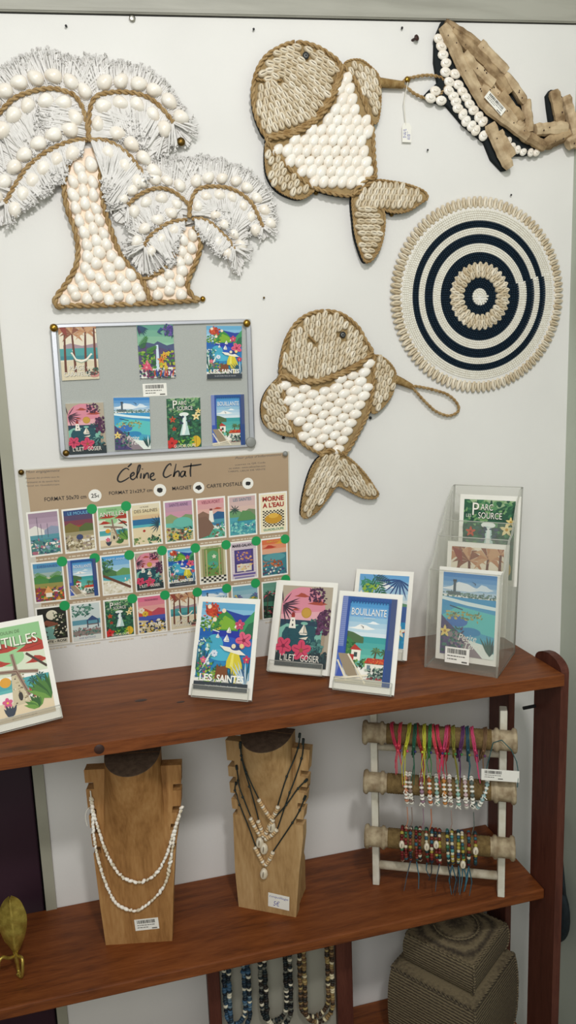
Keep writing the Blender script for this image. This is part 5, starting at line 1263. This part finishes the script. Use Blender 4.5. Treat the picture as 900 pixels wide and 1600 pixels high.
for q in ([(398, 240), (404, 285), (415, 345), (435, 415), (457, 480), (490, 555), (530, 612), (570, 634), (610, 642), (660, 625), (700, 585), (735, 515), (757, 440), (778, 375), (797, 315)],
          [(396, 240), (402, 300), (408, 360), (412, 430), (427, 520), (452, 610), (485, 692), (520, 742), (590, 768), (640, 745), (690, 700), (725, 650), (742, 590), (760, 480), (774, 400), (799, 315)]):
    C = drape(M1, dep1, fixpts(g1, dep1, q), .0045); mb = MB(); mb.tube(C, .0007, 'string', 5); P = resample(C, .0078); r = random.Random(len(q))
    for i in range(2, len(P)):
        t = (P[min(i+1, len(P)-1)]-P[i-1]).normalized(); s = r.uniform(.8, 1.15)
        a = (t+Vector((r.gauss(0, .25), r.gauss(0, .25), r.gauss(0, .25)))).normalized(); b = a.orthogonal().normalized(); c = a.cross(b)
        mb.ell(P[i], a*.0052*s, b*.0031*s, c*.0027*s, 'cowrie_pale' if r.random() < .35 else 'white_shell', 8, 6)
        if r.random() < .6: mb.ell(P[i]+a*.002+b*.0017, a*.0024, b*.002, c*.002, 'white_shell', 6, 4)
    mb.build('strand', nk, nk)
L = fixpts(g1, dep1, [(392, 318), (378, 335), (374, 365), (383, 400)]); MB().tube([M1 @ Vector((x, -.001, z)) for x, z in L], .0008, 'string', 5).build('thread_end', nk, nk)
def cord_necklace(lab, left, right, bl, br, pend, second=None):
    c0 = drape(M2, dep2, [g2(pend)], .006)[0]; t = thing('cowrie_necklace', lab, 'necklace', c0, group='cord necklaces on the right bust')
    mb = MB()
    for q in (left, right): mb.tube(drape(M2, dep2, fixpts(g2, dep2, q), .0028), .0013, 'black_cord', 6)
    for q in (left, right):
        k = drape(M2, dep2, fixpts(g2, dep2, [q[0], q[1]], 3), .0032); mb.tube(k[:2], .0026, 'black_cord', 6)
        for i_ in (1, 2):
            mb.ball(drape(M2, dep2, [g2(q[i_])], .004)[0], .0026, 'black_cord', 8, 6)
    mb.build('cord', t, t); mb = MB()
    for q in (bl, br):
        P = resample(drape(M2, dep2, fixpts(g2, dep2, q), .0046), .0050)
        for i, p in enumerate(P):
            tt = (P[min(i+1, len(P)-1)]-P[max(0, i-1)]).normalized(); mb.lathe([(-.0023, .002), (-.0018, .0041), (.0018, .0041), (.0023, .002)], p, tt, 'wood_bead' if i % 3 else 'cowrie_pale', 10)
    mb.build('wooden_beads', t, t)
    mb = MB(); R3 = M2.to_3x3(); p = drape(M2, dep2, [g2(pend)], .0025)[0]
    mb.cowrie((0, 0), radians(84), .0118, .0078, .007, 'cowrie_pale', frame=(p, R3 @ Vector((1, 0, 0)), R3 @ Vector((0, 0, 1)), R3 @ Vector((0, -1, 0))))
    mb.build('cowrie_pendant', t, t)
cord_necklace('black cord cowrie necklace hanging highest on the right bust', [(268, 135), (270, 215), (295, 310), (350, 475)], [(570, 130), (560, 210), (510, 350), (455, 520)], [(355, 485), (378, 540), (405, 590)], [(455, 530), (440, 565), (415, 600)], (413, 652))
cord_necklace('second highest black cord cowrie necklace on the right bust', [(262, 150), (272, 240), (305, 400), (340, 610)], [(590, 160), (580, 270), (520, 450), (445, 665)], [(340, 620), (355, 670), (366, 705)], [(440, 672), (410, 702), (380, 722)], (345, 742))
cord_necklace('black cord cowrie necklace strung between the upper notches of the right bust', [(212, 310), (225, 390), (258, 475), (295, 590)], [(612, 388), (560, 440), (500, 520), (425, 605)], [(298, 605), (320, 655), (345, 700)], [(422, 612), (400, 650), (376, 700)], (369, 778))
cord_necklace('black cord cowrie necklace hanging lowest on the right bust', [(212, 405), (205, 450), (235, 525), (320, 765)], [(602, 482), (570, 560), (530, 630), (420, 795)], [(320, 772), (345, 820), (368, 862)], [(418, 800), (402, 835), (380, 865)], (368, 918))
# ------------------------------------------------------------------ bracelet stand
sy = radians(-26); so = Vector((.604, -.182, ZL)); st = thing('bracelet_stand', 'whitewashed wooden bracelet stand with three spools, right on the lower shelf', 'jewellery display', so, (0, 0, sy)); SM_ = st.matrix_basis.copy()
def S(p): return SM_ @ Vector(p)
def sput(mb, nm, par=None): mb.v = [tuple(S(p)) for p in mb.v]; return mb.build(nm, par or st, st)
SPZ = (.118, .236, .340)
for sx in (-1, 1):
    x = sx*.121-(.004 if sx < 0 else 0); mb = MB().box(x-.0068, x+.0068, 0, .024, 0, .392, 'whitewash_leg'); o = sput(mb, 'leg'); bevel(o, .0015)
    mb = MB(); ar = Art(); zz = .312 if sx < 0 else .094
    ar.text('5€', 0, 0, .008, .0075, 'ink', .01); ar.put(mb, (x-.004, -.0004, zz), (1, 0, 0), (0, 0, VH), (0, -1, 0)); sput(mb, 'price_mark', o)
sput(MB().lathe([(0, .0085), (.24, .0085)], (-.12, .011, .040), (1, 0, 0), 'whitewash', 12), 'cross_bar')
sput(MB().lathe([(0, .007), (.24, .007)], (-.12, .016, .296), (1, 0, 0), 'whitewash', 12), 'cross_bar')
for k, z in enumerate(SPZ):
    e = [(-.144, .006), (-.144, .021), (-.141, .0235), (-.137, .0235), (-.134, .019), (-.112, .019), (-.109, .0225), (-.105, .0225), (-.102, .018), (-.098, .018)]
    prof = [(t, r) for t, r in e]+[(-t, r) for t, r in e[::-1]]
    o = sput(MB().lathe([(t-prof[0][0], r) for t, r in prof], (prof[0][0], -.014, z), (1, 0, 0), 'spool_wood', 20), 'spool')
    mb = MB(); n = 80; pr = []
    for i in range(n+1): pr.append((.196*i/n, .0188+(.0006 if i % 2 else 0)))
    mb.lathe(pr, (-.098, -.014, z), (1, 0, 0), 'sisal_dark', 20); sput(mb, 'sisal_wrap', o)
# price label hung on the stand
lt = thing('price_tag', 'white printed price tag tied over the right leg of the bracelet stand', 'tag', S((.112, -.042, .285)))
mb = MB().box(.079, .147, -.0424, -.0418, .272, .2945, 'paper'); ar = Art(); barcode_art(ar, .04, .02, 12); ar.p = [([(p[0], p[1]) for p in q], P, c) for q, P, c in ar.p]; ar.put(mb, (.081, -.0424, .274), (1, 0, 0), (0, 0, VH), (0, -1, 0))
mb.v = [tuple(S(p)) for p in mb.v]; mb.build('tag_card', lt, lt)
mb = MB(); mb.tube([(.115, -.038, .352), (.132, -.04, .335), (.142, -.041, .312), (.1455, -.0415, .290), (.144, -.042, .262)], .0009, '#2f5a5c', 5); mb.tube([(.115, -.038, .352), (.10, -.036, .345), (.088, -.041, .294)], .0009, '#2f5a5c', 5)
mb.v = [tuple(S(p)) for p in mb.v]; mb.build('string', lt, lt)
CNAME = {'#c83a56': 'pink red', '#c4c23f': 'yellow', '#2b5f4a': 'green', '#9c3333': 'red', '#3f7d45': 'bright green', '#d24a56': 'coral', '#5f3562': 'purple', '#2a525e': 'teal', '#c8486f': 'pink', '#837d36': 'olive', '#34346a': 'blue', '#75593f': 'brown'}
ORD = ['first', 'second', 'third', 'fourth', 'fifth', 'sixth', 'seventh', 'eighth', 'ninth', 'tenth', 'eleventh', 'twelfth', 'thirteenth', 'fourteenth', 'fifteenth']
def loop(x, z, drop, skew=0, r0=.0205, n=26, wob=0, r=None):
    pts = []
    for i in range(n):
        a = 2*pi*i/n; c, s = cos(a), sin(a); zz = z+r0*s if s > 0 else z+drop*s; yy = -.014-(r0+.0012)*c
        pts.append((x+skew*(z-zz)*.5+(r.gauss(0, wob) if r else 0), yy, zz))
    return pts
def zx(v): return (v-343)/2.571*.0  # unused
def SX(px, zy): 
    # stand-plane x of a photo column seen at height zy
    inv = SM_.inverted(); o = inv @ CP; X, Y_ = 550+px/2.571, 1080+zy/2.571; d = inv.to_3x3() @ ray(X, Y_); t = (-.036-o.y)/d.y; return (o+d*t).x
top = [(168, '#c83a56'), (190, '#d24a56'), (222, '#c4c23f'), (250, '#2b5f4a'), (268, '#9c3333'), (290, '#c4c23f'), (312, '#3f7d45'), (330, '#d24a56'), (350, '#c83a56'), (374, '#c8486f'), (385, '#9c3333'), (408, '#837d36'), (440, '#5f3562'), (465, '#2a525e'), (490, '#c8486f'), (532, '#75593f')]
ORD2 = ORD+['sixteenth', 'seventeenth']
for i, (px, c) in enumerate(top):
    x = SX(px, 190); r = random.Random(i+70); bt = thing('cord_bracelet', '%s cord bracelet, %s from left on the top spool' % (CNAME[c], ORD2[i]), 'bracelet', S((x, -.036, SPZ[2])), group='cord bracelets on the top spool')
    mb = MB(); sk = r.uniform(-.45, .6)
    for k in range(3): mb.tube(loop(x+.0022*(k-1), SPZ[2], .032+.016*r.random(), sk, .0205+.0008*k, r=r, wob=.0003), .0012, c, 5, closed=True)
    for k, (px2, pc) in enumerate(((0, c), (0.003, r.choice(list(CNAME))))):
        mb.ball((x+px2+sk*.008, -.0375, SPZ[2]-.012-.01*k), .0026, pc, 7, 5)
    mb.v = [tuple(S(p)) for p in mb.v]; mb.build('cord_loop', bt, bt)
    mb = MB()
    for k in range(2):
        x2 = x+sk*.016+r.uniform(-.006, .006); l = r.uniform(.035, .075); mb.tube([(x+sk*.012, -.037, SPZ[2]-.020), (x2, -.040, SPZ[2]-.02-l*.45), (x2+r.uniform(-.006, .006), -.041, SPZ[2]-.02-l)], [.0011, .001, .0008], c, 5)
    mb.v = [tuple(S(p)) for p in mb.v]; mb.build('loose_ends', bt, bt)
mid = [(216, '#c98a6a', 'orange'), (234, '#8f7a70', 'grey'), (280, '#9a7a8a', 'mauve'), (312, '#c9754a', 'orange'), (341, '#8fb0a5', 'pale green'), (371, '#c98a4a', 'ochre'), (394, '#a58a80', 'beige'), (426, '#8fb5a8', 'mint'), (457, '#c9b0b0', 'pale pink'), (484, '#5f6a64', 'dark grey'), (530, '#9ab5b5', 'pale blue')]
for i, (px, c, nm) in enumerate(mid):
    x = SX(px, 370); r = random.Random(i+170); bt = thing('macrame_bracelet', '%s bracelet with white beads, %s from left on the middle spool' % (nm, ORD[i]), 'bracelet', S((x, -.036, SPZ[1])), group='white beaded bracelets on the middle spool')
    sk = .12 if i < 10 else -.7; L_ = loop(x, SPZ[1], .036, sk, .0212, 40)
    mb = MB().tube(L_, .0021, c, 6, closed=True); mb.v = [tuple(S(p)) for p in mb.v]; mb.build('woven_band', bt, bt)
    mb = MB(); P = resample([Vector(p) for p in L_], .0075, True)
    for k, p in enumerate(P):
        if p.y < -.014 or True: mb.lathe([(-.0022, .0024), (-.0015, .0044), (.0015, .0044), (.0022, .0024)], p, (P[(k+1) % len(P)]-P[k-1]), 'bead_white' if k % 3 else c, 8)
    mb.v = [tuple(S(p)) for p in mb.v]; mb.build('beads', bt, bt)
    mb = MB(); zt = SPZ[1]-.004-.03*((i*7) % 5)/5
    mb.tube([(x-.002, -.039, zt+.006), (x+.0055, -.0415, zt)], .001, 'string', 5); mb.tube([(x-.002, -.039, zt+.006), (x-.004, -.0415, zt+.001)], .001, 'string', 5)
    if i % 3 == 0 or i < 4: mb.tube([(x+sk*.02, -.037, SPZ[1]-.034), (x+sk*.03, -.038, SPZ[1]-.062), (x+sk*.02-.003, -.037, SPZ[1]-.08)], .0009, c, 4)
    mb.v = [tuple(S(p)) for p in mb.v]; mb.build('knot_ends', bt, bt)
BC = ['#5c1c1a', '#7d2c24', '#2f5a6a', '#1f3a3c', '#6c251f', '#c9c1a8', '#3a6a4a', '#a59640', '#2a2a3a', '#80402f', '#6a1a1a']
bot = [(200, 1), (216, 0), (234, 0), (258, 0), (272, 0), (300, 1), (320, 0), (338, 1), (352, 0), (385, 0), (403, 0), (428, 0), (446, 1), (470, 0), (497, 1)]
BW = ['red and black', 'dark red', 'red and teal', 'brick red', 'red and cream', 'dark red', 'red and blue', 'red', 'brown red', 'teal', 'teal and blue', 'green and navy', 'teal', 'red and green', 'red and green']
for i, (px, cow) in enumerate(bot):
    x = SX(px, 590); r = random.Random(i+270); cool = i in (9, 10, 11, 12); bt = thing('beaded_bracelet', '%s beaded bracelet%s, %s from left on the bottom spool' % (BW[i], ' with a cowrie shell' if cow else '', ORD[i]), 'bracelet', S((x, -.036, SPZ[0])), group='coloured bead bracelets on the bottom spool')
    L_ = loop(x, SPZ[0], .037+.006*r.random(), r.uniform(-.05, .15), .0225, 40); mb = MB(); P = resample([Vector(p) for p in L_], .0063, True)
    pal = ['#2f5a6a', '#1f3a3c', '#3a6a4a', '#2a3a5a', '#c9c1a8', '#4a8a8a', '#a59640'] if cool else BC
    for p in P: mb.ball(p, .0036*r.uniform(.85, 1.12), r.choice(pal), 7, 5)
    mb.v = [tuple(S(p)) for p in mb.v]; mb.build('beads', bt, bt)
    if cow:
        zc = SPZ[0]+(.004 if i != 12 else -.027)+.006*(i == 7); f = (S((x, -.0375, zc)), SM_.to_3x3() @ Vector((1, 0, 0)), SM_.to_3x3() @ Vector((0, 0, 1)), SM_.to_3x3() @ Vector((0, -1, 0)))
        MB().cowrie((0, 0), radians(88), .0085, .0056, .005, 'cowrie_pale', frame=f).build('cowrie_charm', bt, bt)
    if i in (2, 3, 5, 6, 8, 9, 10, 11, 12, 13):
        mb = MB()
        for k in range(1 if i < 10 else 3):
            l = r.uniform(.025, .065); x2 = x+r.uniform(-.008, .008); mb.tube([(x, -.030, SPZ[0]-.036), (x2, -.034, SPZ[0]-.036-l*.5), (x2+r.uniform(-.006, .006), -.035, SPZ[0]-.036-l)], [.0012, .001, .0006], r.choice(['#3f6f80', '#2f5a6a', '#4a5a66', '#2a3038']), 4)
        mb.v = [tuple(S(p)) for p in mb.v]; mb.build('thread_ends', bt, bt)
# ------------------------------------------------------------------ brass leaf with curled hooks
lp = atZ(31, 1527, ZL); lf = thing('brass_leaf_hook', 'brass leaf ornament with curled hooks at the left edge of the lower shelf', 'ornament', (lp.x, lp.y, ZL))
def lq(px, py, dy=0): p = atY(px, py, lp.y+.01); return Vector((p.x, p.y+dy, p.z))
top_, bot_ = lq(14, 1411), lq(25, 1494); ax = bot_-top_; LL = ax.length; ad = ax.normalized(); nv = Vector((-ad.z, 0, ad.x)); mb = MB(); n, w = 24, 8; v = []
for j in range(n+1):
    s = j/n; half = .0225*(sin(pi*min(1, s**.8))**.8)*(1.0 if s < .9 else 1)+.0015
    for i in range(-w, w+1):
        q = i/w; rib = .0022*math.exp(-(q*6)**2); ve = .0011*sin((s*26-abs(q)*5)*1.0)*min(1, abs(q)*4)
        v.append(top_+ad*(LL*s)+nv*(half*q)+Vector((0, .008*q*q-rib-ve+.012*(1-s)**2, 0)))
W_ = 2*w+1
mb.add(v+[p+Vector((0, .0016, 0)) for p in v], [(j*W_+i, j*W_+i+1, (j+1)*W_+i+1, (j+1)*W_+i) for j in range(n) for i in range(W_-1)]+[(len(v)+j*W_+i, len(v)+(j+1)*W_+i, len(v)+(j+1)*W_+i+1, len(v)+j*W_+i+1) for j in range(n) for i in range(W_-1)], 'leaf_brass', True)
mb.build('leaf', lf, lf)
mb = MB().tube(smooth([lq(24, 1488), lq(27, 1503), lq(29, 1516), Vector((lp.x, lp.y, ZL+.003))], 5), [.0042]*6+[.0032]*10, 'leaf_brass', 10); mb.build('stem', lf, lf)
for q in ([(27, 1494, 0), (35, 1491, -.01), (36.5, 1500, -.016), (36, 1512, -.016), (33, 1524, -.012), (30, 1527, -.006)], [(23, 1494, 0), (15, 1492, -.008), (5, 1487, -.014), (0, 1492, -.018), (-1, 1503, -.018), (-4, 1512, -.012)]):
    P = smooth([lq(a, b, c) for a, b, c in q], 5); P = [Vector((p.x, p.y, max(p.z, ZL+.0035))) for p in P]; mb = MB().tube(P, .003, 'leaf_brass', 10); mb.ball(P[-1], .0036, 'leaf_brass'); mb.build('hook', lf, lf)
# ------------------------------------------------------------------ bead necklace rack under the lower shelf
YD = -.115
def dq(px, py, Y=YD): return atY(px, py, Y)
zd = zoomer(320, 1470, 3.75)
def dz(p, Y=YD): return atY(*zd(p), Y)
xl0, xl1, xr0, xr1 = dz((25, 400)).x, dz((98, 400)).x, dz((775, 250)).x, dz((868, 250)).x
rk = thing('necklace_rack', 'brown wooden rack hung with bead necklaces under the lower shelf', 'jewellery display', ((xl0+xr1)/2, YD, ZB))
for a, b in ((xl0, xl1), (xr0, xr1)): bevel(MB().box(a, b, YD, YD+.02, ZB, -1.075, 'post_wood').build('side_post', rk, rk), .002)
bevel(MB().box(xl0, xr1, YD, YD+.02, -1.075, -1.055, 'post_wood').build('top_rail', rk, rk), .002)
bevel(MB().box(xl0, xr1, YD, YD+.06, ZB, ZB+.02, 'post_wood').build('bottom_rail', rk, rk), .002)
MB().box(xl1, xr0, YD+.014, YD+.018, ZB+.02, -1.075, 'rack_panel').build('back_panel', rk, rk)
def rack_necklace(lab, xa, xb, wdt, zlow, pal, seed):
    r = random.Random(seed); za = -1.072; t = thing('bead_necklace', lab, 'necklace', (xa, YD, za), group='bead necklaces on the brown rack'); mb = MB()
    for k, off in enumerate((-.0042, .0042)):
        x0, x1 = xa+off, xb+(off if k else off); zl = zlow-.012*k; n = 60; P = []
        for i in range(n+1):
            s = i/n
            if s < .4: p = (x0+r.gauss(0, .0004), za+(zl+.035-za)*s/.4)
            elif s > .6: p = (x1+r.gauss(0, .0004), za+(zl+.035-za)*(1-s)/.4)
            else: a = pi*(s-.4)/.2; p = ((x0+x1)/2-(x1-x0)/2*cos(a), zl+.035-.035*sin(a))
            P.append(Vector((p[0], YD-.006-.003*k, p[1])))
        P = resample(P, .0056); mb2 = MB()
        for i, p in enumerate(P):
            tt = (P[min(i+1, len(P)-1)]-P[max(i-1, 0)]).normalized(); h = r.uniform(.0017, .0027); rr = r.uniform(.0041, .0055); mb2.lathe([(-h, rr*.8), (-h*.6, rr), (h*.6, rr), (h, rr*.8)], p+Vector((r.gauss(0, .0005), 0, 0)), tt+Vector((r.gauss(0, .2), 0, r.gauss(0, .2))), r.choice(pal), 8)
        mb2.build('strand', t, t)
blue = ['#2c4356', '#1f2f3c', '#3f5f7a', '#d8d2bc', '#2a3a44', '#5f7480', '#16202a']; dark = ['#14171a', '#1f2a2c', '#2a2420', '#d6cdb6', '#1a2428', '#6a6a60', '#14171a']; brown = ['#4a3626', '#6a5038', '#8a7048', '#d6c9a6', '#2f2a24', '#a08a58', '#3a2c20']
X_ = lambda v, y: dz((v, y)).x
rack_necklace('blue and cream bead necklace, leftmost on the brown rack', X_(125, 250), X_(240, 250), .01, dz((200, 470)).z, blue, 5)
rack_necklace('black and cream bead necklace in the middle of the brown rack', X_(338, 250), X_(484, 250), .01, dz((410, 455)).z, dark, 6)
rack_necklace('brown and gold bead necklace, rightmost on the brown rack', X_(567, 250), X_(728, 250), .01, dz((640, 430)).z, brown, 7)
# ------------------------------------------------------------------ woven straw boxes
def softbox(nm, lab, c, half, yaw, zb, h, sag, parent=None, tilt=0, lid=True):
    t = thing(nm, lab, 'basket', (c[0], c[1], zb), (tilt, 0, yaw)); Mx = t.matrix_basis.copy(); mb = MB(); N = 14
    def pt(fx, fy, fz):
        # rounded square pillow
        x, y = fx, fy; k = 1-.10*(1-abs(fx))*0; z = fz
        e = 1-.05*(abs(fz*2-1)**3); bul = 1+.02*sin(pi*fz)
        return Vector((x*half*e*bul, y*half*e*bul, z*h+ (sag*(1-fx*fx)*(1-fy*fy) if fz > .99 else 0)))
    def grid(f, m=None):
        v = [Mx @ f(i/N*2-1, j/N*2-1) for j in range(N+1) for i in range(N+1)]
        mb.add(v, [(j*(N+1)+i, j*(N+1)+i+1, (j+1)*(N+1)+i+1, (j+1)*(N+1)+i) for j in range(N) for i in range(N)], 'woven_straw', True)
    grid(lambda a, b: pt(a, -1, (b+1)/2)); grid(lambda a, b: pt(a, 1, (b+1)/2)); grid(lambda a, b: pt(-1, a, (b+1)/2)); grid(lambda a, b: pt(1, a, (b+1)/2)); grid(lambda a, b: pt(a, b, 1)); grid(lambda a, b: pt(a, b, 0))
    mb.build('woven_body', t, t)
    r = MB()
    for zz in (.985,): r.rope([Mx @ pt(a, b, zz) for a, b in ((-1, -1), (1, -1), (1, 1), (-1, 1))], .0035, 'woven_straw', True)
    for a, b in ((-1, -1), (1, -1)): r.rope([Mx @ pt(a, b, q/8) for q in range(9)], .003, 'woven_straw')
    r.build('edge_braid', t, t)
    if lid:
        g = MB(); pts = [Mx @ (pt(.62*cos(2*pi*i/40), .62*sin(2*pi*i/40), 1)+Vector((0, 0, .002))) for i in range(40)]; g.rope(pts, .0028, 'woven_straw', True)
        g.build('lid_ring', t, t)
    return t
b_ = atY(725, 1570, -.235)
softbox('straw_box', 'large woven straw box at the bottom right, under the smaller one', (.660, -.135), .099, radians(36), ZB+.0005, .185, .004, lid=False)
softbox('straw_box', 'smaller woven straw box stacked on the larger one under the lower shelf', (.668, -.132), .080, radians(36), ZB+.193, .062, .016, lid=True)
# ------------------------------------------------------------------ round black bag on the side wall
k = atX(853, 1409, .955); bg = thing('round_bag', 'dark round bag hanging against the side wall behind the right shelf post', 'bag', (.985, k.y, k.z))
mb = MB(); mb.ell((.962, k.y-.01, k.z), (.02, 0, 0), (0, .07, 0), (0, 0, .086), 'black_cloth', 24, 14); mb.build('bag_body', bg, bg)
mb = MB(); mb.tube(smooth([Vector((.962, k.y-.06, k.z+.06)), Vector((.968, k.y-.03, k.z+.17)), Vector((.982, k.y-.01, k.z+.22)), Vector((.968, k.y+.0, k.z+.17)), Vector((.962, k.y+.03, k.z+.06))], 6), .004, 'black_cloth', 6); mb.build('strap', bg, bg)
# ------------------------------------------------------------------ light
def area(nm, loc, aim, size, e, col):
    l = bpy.data.lights.new(nm, 'AREA'); l.shape = 'DISK'; l.size = size; l.energy = e; l.color = col
    o = bpy.data.objects.new(nm, l); COL.objects.link(o); o.location = loc; d = Vector(aim)-Vector(loc); o.rotation_euler = d.to_track_quat('-Z', 'Y').to_euler(); return o
area('ceiling_lamp', (.27, -1.75, 1.08), (.3, 0, -.2), .16, 17.5, (1, .985, .965))
area('fill_light', (-.5, -2.3, .55), (.2, 0, -.3), 1.0, 17, (1, .985, .965))  # broad frontal fill, added to lift the wall under the shelves
w = bpy.data.worlds.new('world'); SC.world = w; w.use_nodes = True
bgn = w.node_tree.nodes['Background']; bgn.inputs['Color'].default_value = (.95, 1.0, .97, 1); bgn.inputs['Strength'].default_value = .45
SC.cycles.transparent_max_bounces = 64; SC.cycles.max_bounces = 10
vs = SC.view_settings; SC.display_settings.display_device = 'sRGB'; vs.view_transform = 'Standard'; vs.look = 'None'; vs.exposure = -.04; vs.gamma = 1; vs.use_curve_mapping = False
